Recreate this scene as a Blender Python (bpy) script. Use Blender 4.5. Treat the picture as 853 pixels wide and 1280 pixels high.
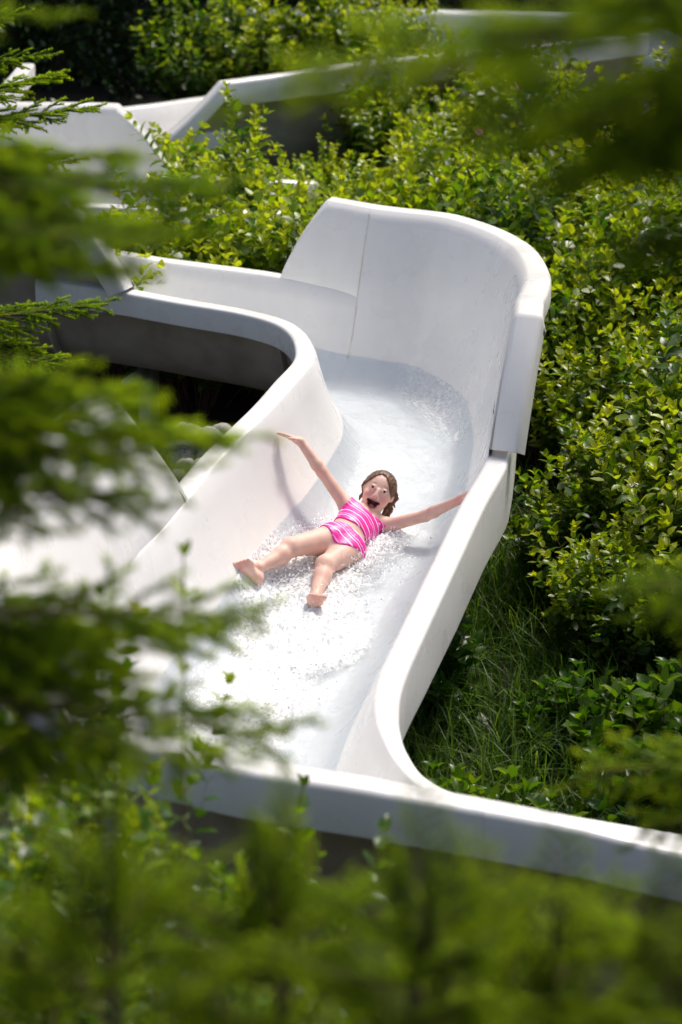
import bpy, math, random
import numpy as np
from mathutils import Vector, Matrix, Euler
from mathutils.bvhtree import BVHTree

scene = bpy.context.scene
for o in list(bpy.data.objects):
    bpy.data.objects.remove(o)
col = scene.collection
R = math.radians

# ------------------------------------------------------------------ camera
cam_d = bpy.data.cameras.new("camera")
cam = bpy.data.objects.new("camera", cam_d)
col.objects.link(cam)
cam.location = (-0.051, -12.876, 5.256)
cam.rotation_euler = (R(90 - 17), 0, 0)
cam_d.sensor_fit = 'VERTICAL'
cam_d.sensor_height = 36
cam_d.lens = 100
cam_d.clip_end = 400
cam_d.dof.use_dof = True
cam_d.dof.focus_distance = 13.45
cam_d.dof.aperture_fstop = 2.3
scene.camera = cam

# ------------------------------------------------------------------ light
SUN_EL, SUN_AZ = 60.0, 35.0            # azimuth measured from +Y towards +X
world = bpy.data.worlds.new("World")
scene.world = world
world.use_nodes = True
wn = world.node_tree
bg = wn.nodes['Background']
sky = wn.nodes.new('ShaderNodeTexSky')
sky.sky_type = 'NISHITA'
sky.sun_disc = False
sky.sun_elevation = R(SUN_EL)
sky.sun_rotation = R(SUN_AZ)
wn.links.new(sky.outputs[0], bg.inputs[0])
sky.dust_density = 5.0
sky.air_density = 0.8
sky.ozone_density = 0.6
bg.inputs[1].default_value = 0.14
sun_d = bpy.data.lights.new("sun", 'SUN')
sun_d.energy = 2.7
sun_d.angle = R(9)                     # thin bright haze: soft-edged shadows
sun_d.color = (1.0, 0.955, 0.88)
sun = bpy.data.objects.new("sun", sun_d)
col.objects.link(sun)
sd = Vector((math.sin(R(SUN_AZ)) * math.cos(R(SUN_EL)), math.cos(R(SUN_AZ)) * math.cos(R(SUN_EL)), math.sin(R(SUN_EL))))
sun.rotation_euler = sd.to_track_quat('Z', 'Y').to_euler()
sun.location = sd * 40
vs = scene.view_settings
vs.view_transform = 'Standard'
vs.look = 'None'
vs.gamma = 1
vs.exposure = 0.22
vs.use_curve_mapping = False

# ------------------------------------------------------------------ helpers
rng = np.random.default_rng(7)
random.seed(7)

def tag(o, label=None, cat=None, group=None, kind=None):
    if label: o['label'] = label
    if cat: o['category'] = cat
    if group: o['group'] = group
    if kind: o['kind'] = kind
    return o

def link(name, me, parent=None, mat=None):
    o = bpy.data.objects.new(name, me)
    col.objects.link(o)
    if parent is not None: o.parent = parent
    if mat is not None and me is not None:
        if isinstance(mat, (list, tuple)):
            for m in mat: me.materials.append(m)
        else: me.materials.append(mat)
    return o

def empty(name, loc=(0, 0, 0), rz=0):
    o = link(name, None)
    o.empty_display_size = .1
    o.location = loc
    o.rotation_euler = (0, 0, rz)
    return o

def mesh(name, v, f, smooth=True):
    me = bpy.data.meshes.new(name)
    me.from_pydata([tuple(map(float, p)) for p in v], [], [tuple(map(int, q)) for q in f])
    if smooth: me.shade_smooth()
    me.update()
    return me

def np_mesh(name, V, F, smooth=True):
    """V (n,3); F list of (k, m) index arrays with k corners each"""
    me = bpy.data.meshes.new(name)
    V = np.asarray(V, np.float32)
    me.vertices.add(len(V))
    me.vertices.foreach_set('co', V.ravel())
    li, ls, lt, c = [], [], [], 0
    for a in F:
        a = np.asarray(a, np.int32)
        li.append(a.ravel())
        ls.append(np.arange(len(a)) * a.shape[1] + c)
        lt.append(np.full(len(a), a.shape[1]))
        c += a.size
    li, ls, lt = np.concatenate(li), np.concatenate(ls), np.concatenate(lt)
    me.loops.add(len(li))
    me.loops.foreach_set('vertex_index', li.astype(np.int32))
    me.polygons.add(len(ls))
    me.polygons.foreach_set('loop_start', ls.astype(np.int32))
    me.update(calc_edges=True)
    me.validate()
    if smooth: me.shade_smooth()
    return me

def set_attr(me, name, data):
    data = np.asarray(data, np.float32)
    if data.ndim == 1:
        a = me.attributes.new(name, 'FLOAT', 'POINT')
        a.data.foreach_set('value', data)
    else:
        a = me.attributes.new(name, 'FLOAT_VECTOR', 'POINT')
        a.data.foreach_set('vector', data.ravel())

def unit(v):
    v = np.asarray(v, float)
    return v / np.linalg.norm(v)

# ---- node helpers
class NT:
    def __init__(s, name):
        s.m = bpy.data.materials.new(name)
        s.m.use_nodes = True
        s.t = s.m.node_tree
        s.b = s.t.nodes['Principled BSDF']
        s.out = s.t.nodes['Material Output']
    def n(s, typ, **kw):
        nd = s.t.nodes.new('ShaderNode' + typ)
        for k, v in kw.items():
            if k.startswith('i_'):
                nd.inputs[k[2:].replace('_', ' ')].default_value = v
            else: setattr(nd, k, v)
        return nd
    def l(s, a, b):
        s.t.links.new(a, b)
    def ramp(s, fac, stops, interp='LINEAR'):
        r = s.n('ValToRGB')
        r.color_ramp.interpolation = interp
        el = r.color_ramp.elements
        while len(el) < len(stops): el.new(.5)
        for e, (p, c) in zip(el, stops):
            e.position = p
            e.color = (c[0], c[1], c[2], 1) if not isinstance(c, (int, float)) else (c, c, c, 1)
        s.l(fac, r.inputs[0])
        return r.outputs[0]
    def mixc(s, fac, a, b, mode='MIX'):
        m = s.n('Mix', data_type='RGBA', blend_type=mode)
        for v, i in ((fac, 0), (a, 6), (b, 7)):
            if isinstance(v, (int, float)): m.inputs[i].default_value = v
            elif isinstance(v, (tuple, list)): m.inputs[i].default_value = (*v[:3], 1)
            else: s.l(v, m.inputs[i])
        return m.outputs[2]
    def math(s, op, a, b=None, clamp=False):
        m = s.n('Math', operation=op)
        m.use_clamp = clamp
        for v, i in ((a, 0), (b, 1)):
            if v is None: continue
            if isinstance(v, (int, float)): m.inputs[i].default_value = v
            else: s.l(v, m.inputs[i])
        return m.outputs[0]
    def noise(s, scale, detail=3, vec=None, rough=.5, dist=0):
        nd = s.n('TexNoise')
        nd.inputs['Scale'].default_value = scale
        nd.inputs['Detail'].default_value = detail
        nd.inputs['Roughness'].default_value = rough
        nd.inputs['Distortion'].default_value = dist
        if vec is not None: s.l(vec, nd.inputs['Vector'])
        return nd.outputs[0]
    def coord(s, scale=(1, 1, 1), out='Object'):
        tc = s.n('TexCoord')
        mp = s.n('Mapping')
        mp.inputs['Scale'].default_value = scale
        s.l(tc.outputs[out], mp.inputs[0])
        return mp.outputs[0]
    def bump(s, h, strength=.2, dist=.01):
        b = s.n('Bump')
        b.inputs['Strength'].default_value = strength
        b.inputs['Distance'].default_value = dist
        s.l(h, b.inputs['Height'])
        s.l(b.outputs[0], s.b.inputs['Normal'])
        return b.outputs[0]

# ------------------------------------------------------------------ materials
def mat_gelcoat():
    k = NT('white_gelcoat')
    co = k.coord()
    a = k.noise(1.7, 5, co)
    st = k.noise(1.0, 4, k.coord((14, 14, .8)))            # vertical weathering streaks
    c = k.ramp(a, [(.3, (.75, .735, .71)), (.7, (.82, .81, .785))])
    c = k.mixc(k.ramp(st, [(.50, 0), (.80, .12)]), c, (.62, .57, .50))
    sp = k.noise(60, 2, co)
    c = k.mixc(k.ramp(sp, [(.72, 0), (.80, .07)]), c, (.5, .46, .4))
    k.l(c, k.b.inputs['Base Color'])
    r = k.ramp(k.noise(5, 4, co), [(.3, .22), (.7, .38)])
    k.l(r, k.b.inputs['Roughness'])
    k.bump(k.noise(9, 2, co), .05, .02)
    return k.m

def mat_fibre():
    k = NT('raw_fibreglass')
    c = k.ramp(k.noise(6, 5, k.coord()), [(.3, (.34, .29, .24)), (.7, (.48, .43, .37))])
    k.l(c, k.b.inputs['Base Color'])
    k.b.inputs['Roughness'].default_value = .6
    return k.m

def simple(name, c, rough=.6, c2=None, scale=8, metal=0, bump=0):
    k = NT(name)
    if c2 is not None:
        k.l(k.ramp(k.noise(scale, 5, k.coord()), [(.3, c), (.7, c2)]), k.b.inputs['Base Color'])
    else: k.b.inputs['Base Color'].default_value = (*c, 1)
    k.b.inputs['Roughness'].default_value = rough
    k.b.inputs['Metallic'].default_value = metal
    if bump: k.bump(k.noise(scale * 2, 6, k.coord()), bump, .02)
    return k.m

def mat_leaf(name, stops, transl=.38, rough=.38, tcol=1.5, spec=.5, var=.25):
    """colour by the 'tone' attribute stored for each leaf (0 old, 1 young)"""
    k = NT(name)
    at = k.n('Attribute', attribute_name='tone')
    oi = k.n('ObjectInfo')
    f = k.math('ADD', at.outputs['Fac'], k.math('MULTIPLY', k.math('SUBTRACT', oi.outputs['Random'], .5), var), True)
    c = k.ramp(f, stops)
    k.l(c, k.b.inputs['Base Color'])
    k.b.inputs['Roughness'].default_value = rough
    k.b.inputs['Specular IOR Level'].default_value = spec
    tr = k.n('BsdfTranslucent')
    tc = k.mixc(1.0, c, (tcol, tcol * 1.05, tcol * .45), 'MULTIPLY')
    k.l(tc, tr.inputs[0])
    mx = k.n('MixShader')
    mx.inputs[0].default_value = transl
    k.l(k.b.outputs[0], mx.inputs[1])
    k.l(tr.outputs[0], mx.inputs[2])
    k.l(mx.outputs[0], k.out.inputs[0])
    return k.m

M = {}
M['gel'] = mat_gelcoat()
M['fibre'] = mat_fibre()
M['seal'] = simple('stained_sealant', (.64, .60, .53), .6, (.76, .73, .68), 30)
M['steel'] = simple('galvanised_steel', (.35, .36, .37), .45, (.5, .5, .5), 20, .8)
M['bark'] = simple('bark', (.045, .028, .02), .9, (.12, .085, .065), 14, 0, .6)
M['stem'] = simple('red_brown_stem', (.10, .035, .025), .6, (.16, .075, .04), 12)
M['twig'] = simple('spruce_twig', (.12, .06, .03), .8, (.2, .11, .05), 30)
M['wood'] = simple('brown_stained_wood', (.12, .05, .025), .7, (.2, .09, .045), 9, 0, .3)
M['rock'] = simple('grey_stone', (.22, .21, .20), .8, (.46, .44, .42), 7, 0, .5)
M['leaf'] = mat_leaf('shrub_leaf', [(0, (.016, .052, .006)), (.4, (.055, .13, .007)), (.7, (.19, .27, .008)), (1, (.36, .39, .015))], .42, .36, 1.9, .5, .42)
M['leaf_dark'] = mat_leaf('forest_leaf', [(0, (.012, .035, .008)), (.6, (.03, .075, .012)), (1, (.09, .15, .02))], .3)
M['grass'] = mat_leaf('grass_blade', [(0, (.02, .055, .006)), (.6, (.065, .14, .012)), (1, (.19, .27, .03))], .35, .5, 1.8, .3)
M['needle'] = mat_leaf('spruce_needle', [(0, (.045, .095, .003)), (.45, (.20, .29, .005)), (1, (.46, .50, .008))], .6, .6, 2.1, .15)
M['petal'] = simple('cream_flower', (.75, .73, .55), .7)
M['pink_petal'] = simple('pink_flower', (.62, .10, .30), .6)
M['soil'] = simple('dark_soil', (.018, .014, .010), .95, (.045, .036, .024), 5, 0, .6)

# ------------------------------------------------------------------ ground
def gz(x, y):
    x = np.asarray(x, float); y = np.asarray(y, float)
    z = np.where(y > 2, .80 + .13 * (y - 2), .50 + .15 * y)
    z = np.where(y < -4.6, -.19 + (-4.6 - y) * .42, z)
    z = z + .84 * np.exp(-((x + .78) / .5) ** 2 - ((y - .85) / .5) ** 2)
    z = z + .16 * np.clip(x - .9, 0, 3) * np.exp(-((y - 1.0) / 3.0) ** 2)
    z = np.where(y < -13, -.19 + 8.4 * .42, z)
    return z + .03 * np.sin(x * 2.1 + y * 1.3) + .02 * np.sin(x * 5.3 - y * 3.7)

def build_ground():
    xs = np.concatenate([[-150, -80, -40, -20, -12], np.arange(-8, 8.01, .25), [12, 20, 40, 80, 150]])
    ys = np.concatenate([[-150, -80, -40, -20], np.arange(-14, 18.01, .25), [24, 40, 80, 150]])
    X, Y = np.meshgrid(xs, ys, indexing='ij')
    Z = gz(X, np.clip(Y, -14, 60))
    V = np.stack([X, Y, Z], -1).reshape(-1, 3)
    n, m = X.shape
    i = np.arange(n * m).reshape(n, m)
    F = np.stack([i[:-1, :-1], i[1:, :-1], i[1:, 1:], i[:-1, 1:]], -1).reshape(-1, 4)
    o = link('ground', np_mesh('ground', V, [F]), None, M['soil'])
    tag(o, 'dark soil hillside under the shrubs and slide', 'ground', kind='structure')
build_ground()

# ------------------------------------------------------------------ the flume
ST = np.array([   # rim points of the camera-left side, rim points of the camera-right side
    [-3.3, 7.0, 2.45, -2.3, 7.0, 2.45], [-3.4, 5.9, 2.36, -2.4, 5.9, 2.35], [-3.5, 4.9, 2.28, -2.5, 4.9, 2.27],
    [-3.5, 4.0, 2.2, -2.5, 4.15, 2.18], [-3.2, 3.1, 2.13, -2.35, 3.65, 2.10], [-2.6, 2.5, 2.08, -2.0, 3.32, 2.04],
    [-2.0, 2.2, 2.045, -1.6, 3.08, 1.98], [-1.441, 1.96, 2.011, -1.2, 2.9, 1.935], [-1.158, 1.855, 1.991, -.84, 2.78, 1.909],
    [-.876, 1.718, 1.97, -.6, 2.7, 1.895], [-.578, 1.588, 1.948, -.39, 2.6, 1.885], [-.367, 1.441, 1.931, .04, 2.34, 1.85],
    [-.261, 1.274, 1.919, .42, 2.2, 1.82], [-.198, 1.025, 1.908, .68, 1.75, 1.80], [-.179, .69, 1.895, .73, .95, 1.79],
    [-.27, .42, 1.84, .68, .25, 1.76], [-.379, .147, 1.781, .615, -.313, 1.684], [-.602, -.359, 1.674, .48, -.75, 1.592],
    [-.805, -.938, 1.551, .335, -1.27, 1.48], [-.997, -1.407, 1.451, .195, -1.78, 1.372], [-1.09, -1.95, 1.33, .112, -2.088, 1.306],
    [-1.09, -2.5, 1.21, .077, -2.286, 1.264], [-.98, -3.05, 1.10, .08, -2.45, 1.225], [-.72, -3.5, 1.02, .105, -2.6, 1.2],
    [-.35, -3.75, .97, .155, -2.757, 1.164], [.1, -3.85, .95, .258, -2.935, 1.126], [.6, -3.95, .92, .47, -3.04, 1.09],
    [1.1, -4.05, .88, 1.0, -3.14, 1.03], [2.6, -4.35, .73, 2.5, -3.4, .86]])

class Flume:
    def __init__(s, ST, depth=.5, p=3.6, flange=.115, lipA=.12, lipB=.12):
        s.ST, s.depth, s.p, s.fw, s.lipA, s.lipB = ST, depth, p, flange, lipA, lipB
    def at(s, t):
        n = len(s.ST)
        i = int(min(max(math.floor(t), 0), n - 2)); f = t - i
        P = [s.ST[min(max(i + k, 0), n - 1)] for k in (-1, 0, 1, 2)]
        if i == 0: P[0] = 2 * P[1] - P[2]
        if i == n - 2: P[3] = 2 * P[2] - P[1]
        v = .5 * (2 * P[1] + (P[2] - P[0]) * f + (2 * P[0] - 5 * P[1] + 4 * P[2] - P[3]) * f * f + (3 * P[1] - P[0] - 3 * P[2] + P[3]) * f ** 3)
        A, B = v[:3], v[3:]
        d = A - B; d[2] = 0
        return A, B, d / np.linalg.norm(d)
    def inner(s, t, u, lift=0):
        A, B, n = s.at(t)
        q = A + (B - A) * (u + 1) / 2
        return q + np.array([0, 0, -s.dep(t) * (1 - abs(u) ** s.p) + lift])
    def dep(s, t): return s.depth(t) if callable(s.depth) else s.depth
    def rim(s, P, n, lip):
        w = s.fw; z = np.array([0, 0, 1.])
        return [P + n * (w - .016) - z * (lip + .0005), P + n * w - z * lip, P + n * w - z * (lip - .004), P + n * w - z * .022, P + n * (w - .003) - z * .010, P + n * (w - .010) - z * .003, P + n * (w - .022) + 0 * z,
                P + n * .022, P + n * .012 - z * .003, P + n * .005 - z * .008, P + n * .001 - z * .018]
    def tall(s, P, n, h, flare, lip, fb=.14):
        z = np.array([0, 0, 1.])
        out = []
        T = P + n * flare + z * h
        out += [T + n * (fb - .016) - z * (lip + .0005), T + n * fb - z * lip, T + n * fb - z * (lip - .004), T + n * fb - z * .025, T + n * (fb - .008) - z * .007, T + n * (fb - .025), T + n * .03, T + n * .012 - z * .005, T + n * .002 - z * .02]
        for v in np.linspace(.94, .06, 9):
            out.append(P + n * flare * (v ** 1.15) + z * h * v)
        return out
    def section(s, name, t0, t1, parent, hA=None, hB=None, step=.07, gap=.0006):
        t0 += gap; t1 -= gap
        ts = np.linspace(t0, t1, max(3, int((t1 - t0) / step)))
        US = np.linspace(-.985, .985, 45)
        rows = []
        for t in ts:
            A, B, n = s.at(t)
            la = s.lipA(t) if callable(s.lipA) else s.lipA
            lb = s.lipB(t) if callable(s.lipB) else s.lipB
            r = s.tall(A, n, *hA(t), lip=.17) if hA else s.rim(A, n, la)
            r += [s.inner(t, u) for u in US]
            rb = s.tall(B, -n, *hB(t), lip=.10) if hB else s.rim(B, -n, lb)
            r += rb[::-1]
            rows.append(r)
        return s.grid(name, rows, parent)
    def grid(s, name, rows, parent, thick=.014, flip=False):
        V = np.array(rows)
        n, m = V.shape[:2]
        i = np.arange(n * m).reshape(n, m)
        F = np.stack([i[:-1, :-1], i[1:, :-1], i[1:, 1:], i[:-1, 1:]], -1).reshape(-1, 4)
        if flip: F = F[:, ::-1]
        me = np_mesh(name, V.reshape(-1, 3), [F])
        o = link(name, me, parent, [M['gel'], M['fibre']])
        so = o.modifiers.new('shell', 'SOLIDIFY')
        so.thickness = thick
        so.offset = -1
        so.material_offset = 1
        so.use_rim = False
        return o
    def bank(s, name, side, t0, t1, h, parent, lip=.10, fb=.14, inset=.012):
        """raised wall piece whose height h(t)->(height, flare) runs down to the rim at one end"""
        ts = np.linspace(t0, t1, 46)
        z = np.array([0, 0, 1.])
        base, top, nn, info = [], [], [], []
        mid = t0 if h(t0)[0] > h(t1)[0] else t1                 # the end that joins the tall section
        for t in ts:
            A, B, n = s.at(t)
            if side == 'B': P, n = B, -n
            else: P = A
            hh, flr = h(t)
            H0 = h.full(t)
            ins = inset * min(1, abs(t - mid) / .3)
            base.append(P + n * ins - z * .03)
            top.append(P + n * (ins + flr * (hh / H0) ** 1.15) + z * hh)
            nn.append(n); info.append((P, ins, flr, hh, H0))
        base, top, nn = map(np.array, (base, top, nn))
        T = np.gradient(top, axis=0)
        T /= np.linalg.norm(T, axis=1)[:, None]
        W = np.cross(T, nn)
        W /= np.linalg.norm(W, axis=1)[:, None]
        if W[np.argmax(top[:, 2] - base[:, 2])][2] > 0: W = -W
        rows = []
        for k in range(len(ts)):
            tp, n, w, b = top[k], nn[k], W[k], base[k]
            hh = tp[2] - b[2]
            r = [tp + n * (fb - .016) + w * (lip + .0005), tp + n * fb + w * lip, tp + n * fb + w * (lip - .004), tp + n * fb + w * .025, tp + n * (fb - .008) + w * .007, tp + n * (fb - .025), tp + n * .03, tp + n * .012 + w * .005, tp + n * .002 + w * .02]
            P, ins, flr, h_, H0 = info[k]
            for v in np.linspace(.94, 0, 10):
                e = v * h_ / H0
                r.append(P + n * (ins + flr * e ** 1.15) + z * e * H0)
            r.append(b)
            rows.append(r)
        return s.grid(name, rows, parent, flip=(side == 'B'))

def sstep(a, b, x):
    x = min(max((x - a) / (b - a), 0), 1)
    return x * x * (3 - 2 * x)

def lin(a, b, x):
    return min(max((x - a) / (b - a), 0), 1)

class Ramp:
    """bank height: rises over [a0,a1], falls over [b0,b1]; H/F interpolated over (t, height, flare) knots"""
    def __init__(s, a0, a1, b0, b1, knots):
        s.a = (a0, a1, b0, b1)
        s.k = np.array(knots)
    def full(s, t): return float(np.interp(t, s.k[:, 0], s.k[:, 1]))
    def __call__(s, t):
        h = s.full(t); f = float(np.interp(t, s.k[:, 0], s.k[:, 2]))
        a0, a1, b0, b1 = s.a
        e = lin(a0, a1, t) ** .9 * (1 - lin(b0, b1, t)) ** .8
        return h * e, f

lipB_main = lambda t: float(np.interp(t, [0, 11, 15, 16, 18, 21, 23, 28], [.12, .12, .15, .30, .30, .23, .16, .12]))
fl = Flume(ST, depth=lambda t: float(np.interp(t, [0, 12, 15, 20, 24, 28], [.48, .50, .56, .57, .52, .5])), lipA=.125, lipB=lipB_main)
slide = empty('water_slide', (0, 0, .5))
slide.location = (0, 0, 0)
tag(slide, 'large white fibreglass water slide flume winding down past the shrubs with person in it', 'water slide')
bank1 = Ramp(1.0, 1.6, 7.0, 8.1, [(0, .5, .15), (28, .5, .15)])
bank2 = Ramp(10.0, 10.5, 15.35, 16.02, [(10, .44, .16), (12, .45, .17), (13, .44, .16), (14, .48, .13), (15, .54, .09), (16, .56, .06)])
bank3 = Ramp(17.60, 18.0, 40, 41, [(17, .55, .22), (20, .62, .24), (22, .70, .25), (24, .74, .25), (25, .71, .25), (26, .66, .25), (27, .62, .24), (28, .60, .24)])
fl.section('trough_section', 0, 2.6, slide)
fl.section('trough_section', 2.6, 6.6, slide, hA=bank1)
fl.section('trough_section', 6.6, 11, slide)
fl.section('trough_section', 11, 15, slide, hB=bank2)
fl.section('trough_section', 15, 18.8, slide)
fl.section('trough_section', 18.8, 25.6, slide, hA=bank3)
fl.section('trough_section', 25.6, 28, slide, hA=bank3)
fl.bank('bank_wall', 'A', 1.0, 2.6, bank1, slide)
fl.bank('bank_wall', 'A', 6.6, 8.08, bank1, slide)
fl.bank('bank_wall', 'B', 10.0, 11, bank2, slide)
fl.bank('bank_wall', 'B', 15.0, 16.0, bank2, slide)
fl.bank('bank_wall', 'A', 17.60, 18.8, bank3, slide, lip=.17)

def joint(t, h=.05):
    """flange rib under a joint, with bolt heads"""
    rows = []
    for dt in (-.018, .018):
        r = []
        A, B, n = fl.at(t)
        tt = t + dt
        for u in np.linspace(-1.0, 1.0, 40):
            r.append((fl.inner(tt, u * .985, -.018), fl.inner(tt, u * .985, -.018), u))
        rows.append(r)
    V, F = [], []
    for k in range(40):
        A, B, n = fl.at(t)
        u = rows[0][k][2]
        out = unit(np.array([-n[0] * u * 1.2, -n[1] * u * 1.2, -1 + abs(u) * .8]))
        for j in range(2):
            V.append(rows[j][k][0]); V.append(rows[j][k][0] + out * h)
    for k in range(39):
        a = k * 4; b = a + 4
        F += [(a, a + 1, b + 1, b), (a + 2, b + 2, b + 3, a + 3), (a + 1, a + 3, b + 3, b + 1)]
    return link('joint_flange', mesh('joint_flange', V, F), slide, M['fibre'])
for t in (6.6, 11, 15, 18.8, 25.6): joint(t)

def seal(t, side):
    """weathered bead of sealant up the inside of a tall joint"""
    rows = []
    A, B, n = fl.at(t)
    P, nn, h = (B, -n, bank2(t)) if side == 'B' else (A, n, bank3(t))
    sg = 1 if side == 'B' else -1
    path = [fl.inner(t, sg * u) for u in np.linspace(.72, .985, 10)] + [P + nn * h[1] * v ** 1.15 + np.array([0, 0, h[0] * v]) for v in np.linspace(.06, .93, 12)]
    tang = fl.at(t + .05)[0 if side == 'A' else 1] - P
    tang = unit(tang * [1, 1, 0])
    V, F = [], []
    for i, q in enumerate(path):
        w = .005 + .002 * math.sin(i * 1.9)
        for dx, up in ((-w, .0005), (-w * .5, .003), (w * .5, .003), (w, .0005)):
            V.append(q + tang * dx - nn * up + np.array([0, 0, up * .3]))
    for i in range(len(path) - 1):
        for k in range(3): F.append((i * 4 + k, i * 4 + k + 1, i * 4 + k + 5, i * 4 + k + 4))
    link('joint_sealant', mesh('joint_sealant', V, F), slide, M['seal'])
seal(11.0, 'B')

def cyl(p0, p1, r0, r1, n=12, cap=True):
    p0, p1 = np.array(p0, float), np.array(p1, float)
    ax = unit(p1 - p0)
    a = unit(np.cross(ax, [0, 0, 1] if abs(ax[2]) < .9 else [1, 0, 0]))
    b = np.cross(ax, a)
    V, F = [], []
    for p, r in ((p0, r0), (p1, r1)):
        for k in range(n):
            th = 2 * math.pi * k / n
            V.append(p + r * (a * math.cos(th) + b * math.sin(th)))
    for k in range(n): F.append((k, (k + 1) % n, n + (k + 1) % n, n + k))
    if cap: F += [tuple(range(n - 1, -1, -1)), tuple(range(n, 2 * n))]
    return V, F

def merge(parts):
    V, F = [], []
    for v, f in parts:
        o = len(V)
        V += list(v)
        F += [tuple(i + o for i in q) for q in f]
    return V, F

for t in (1.2, 4.5, 7.6, 10.5, 13.2, 16.3, 19.5, 23.0, 26.6):
    A, B, n = fl.at(t)
    c = (A + B) / 2
    g = float(gz(c[0], c[1])) - .1
    top = c[2] - fl.dep(t) - .03
    parts = [cyl((c[0], c[1], g), (c[0], c[1], top), .06, .06, 14)]
    parts.append(cyl(c * [1, 1, 0] + n * .32 + [0, 0, top - .02], c * [1, 1, 0] - n * .32 + [0, 0, top - .02], .035, .035, 8))
    v, f = merge(parts)
    link('support_post', mesh('support_post', v, f), slide, M['steel'])
for t in (13.8, 14.0, 14.6, 14.8):      # bolt heads behind the bank
    pass
bolt_me = None
for (t, dz) in ((14.95, .10), (14.95, .24), (14.95, .36), (11.0, .12), (11.0, .30), (18.8, .15), (18.8, .35)):
    A, B, n = fl.at(t)
    P, nn = (B, -n) if t < 16 else (A, n)
    if bolt_me is None:
        v, f = cyl((0, 0, 0), (0, 0, .022), .014, .012, 6)
        bolt_me = mesh('bolt', v, f, False); bolt_me.materials.append(M['steel'])
    b = link('bolt', bolt_me, slide)
    b.location = P + nn * (.04 + dz * .3) + np.array([0, 0, dz])
    b.rotation_euler = Vector(nn).to_track_quat('Z', 'Y').to_euler()

# the slide higher up the hill
def bank_slide(name, ST2, label, hA=None, hB=None, secs=None, banks=(), plain=()):
    f2 = Flume(np.array(ST2, float), depth=.5, lipA=.12, lipB=.12)
    root = empty(name)
    tag(root, label, 'water slide', 'slide runs higher up the hill')
    for a, b in secs: f2.section('trough_section', a, b, root, hA=hA, hB=hB, step=.12)
    for a, b in plain: f2.section('trough_section', a, b, root, step=.12)
    for side, a, b, h in banks: f2.bank('bank_wall', side, a, b, h, root)
    for t in (.5, len(ST2) - 1.5):
        A, B, n = f2.at(t); c = (A + B) / 2
        v, f = cyl((c[0], c[1], float(gz(c[0], c[1])) - .1), (c[0], c[1], c[2] - .5), .06, .06)
        link('support_post', mesh('support_post', v, f), root, M['steel'])
    return root
k1 = Ramp(.95, 1.45, 40, 41, [(0, .34, .05), (9, .34, .05)])
bank_slide('water_slide', [[-2.4, 5.9, 2.0, -2.6, 7.0, 2.02], [-1.22, 6.55, 2.03, -1.5, 7.6, 2.05], [-.6, 6.95, 2.05, -1.0, 8.0, 2.06], [.25, 7.45, 2.09, -.1, 8.5, 2.1],
            [1.1, 8.0, 2.1, .8, 9.05, 2.12], [2.2, 8.7, 2.13, 1.9, 9.75, 2.14]],
           'raised white slide bank with a sloping left end seen from outside above the shrubs',
           hA=k1, secs=[(1.5, 5)], banks=[('A', .95, 1.5, k1)], plain=[(0, 1.5)])
k2 = Ramp(-3, -2, 3.35, 3.75, [(0, .30, .06), (9, .30, .06)])
bank_slide('water_slide', [[-1.2, 9.0, 2.1, -1.0, 10.1, 2.12], [.3, 9.15, 2.1, .28, 10.2, 2.12], [1.2, 9.2, 2.06, 1.2, 10.35, 2.08], [2.0, 9.25, 2.02, 2.05, 10.45, 2.04], [3.2, 9.2, 1.95, 3.3, 10.4, 1.97]],
           'farthest white slide run at the top edge of the picture below the fence',
           hB=k2, secs=[(0, 3.0)], banks=[('B', 3.0, 3.72, k2)], plain=[(3.0, 4)])
k4 = Ramp(-3, -2, 2.02, 2.45, [(0, .42, .08), (9, .42, .08)])
bank_slide('water_slide', [[-4.4, 4.2, 2.05, -4.4, 5.2, 2.06], [-2.6, 4.2, 2.02, -2.6, 5.2, 2.02], [-1.5, 4.2, 2.0, -1.5, 5.2, 2.0], [-.95, 4.3, 1.95, -.8, 5.25, 1.95], [-.4, 4.5, 1.9, -.2, 5.4, 1.9]],
           'white slide bank at the left edge with a sloping right end seen from inside', hB=k4, secs=[(0, 1.6)], banks=[('B', 1.6, 2.43, k4)], plain=[(1.6, 4)])
k3 = Ramp(-3, -2, 40, 41, [(0, .3, .08), (9, .3, .08)])
bank_slide('water_slide', [[2.1, 6.95, 2.0, 2.1, 8.05, 2.03], [3.0, 6.8, 1.94, 3.1, 7.9, 1.97], [4.2, 6.5, 1.88, 4.5, 7.5, 1.9]],
           'short end of a white slide run at the right edge among shrubs', hB=None, secs=[(0, 2)])

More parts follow.
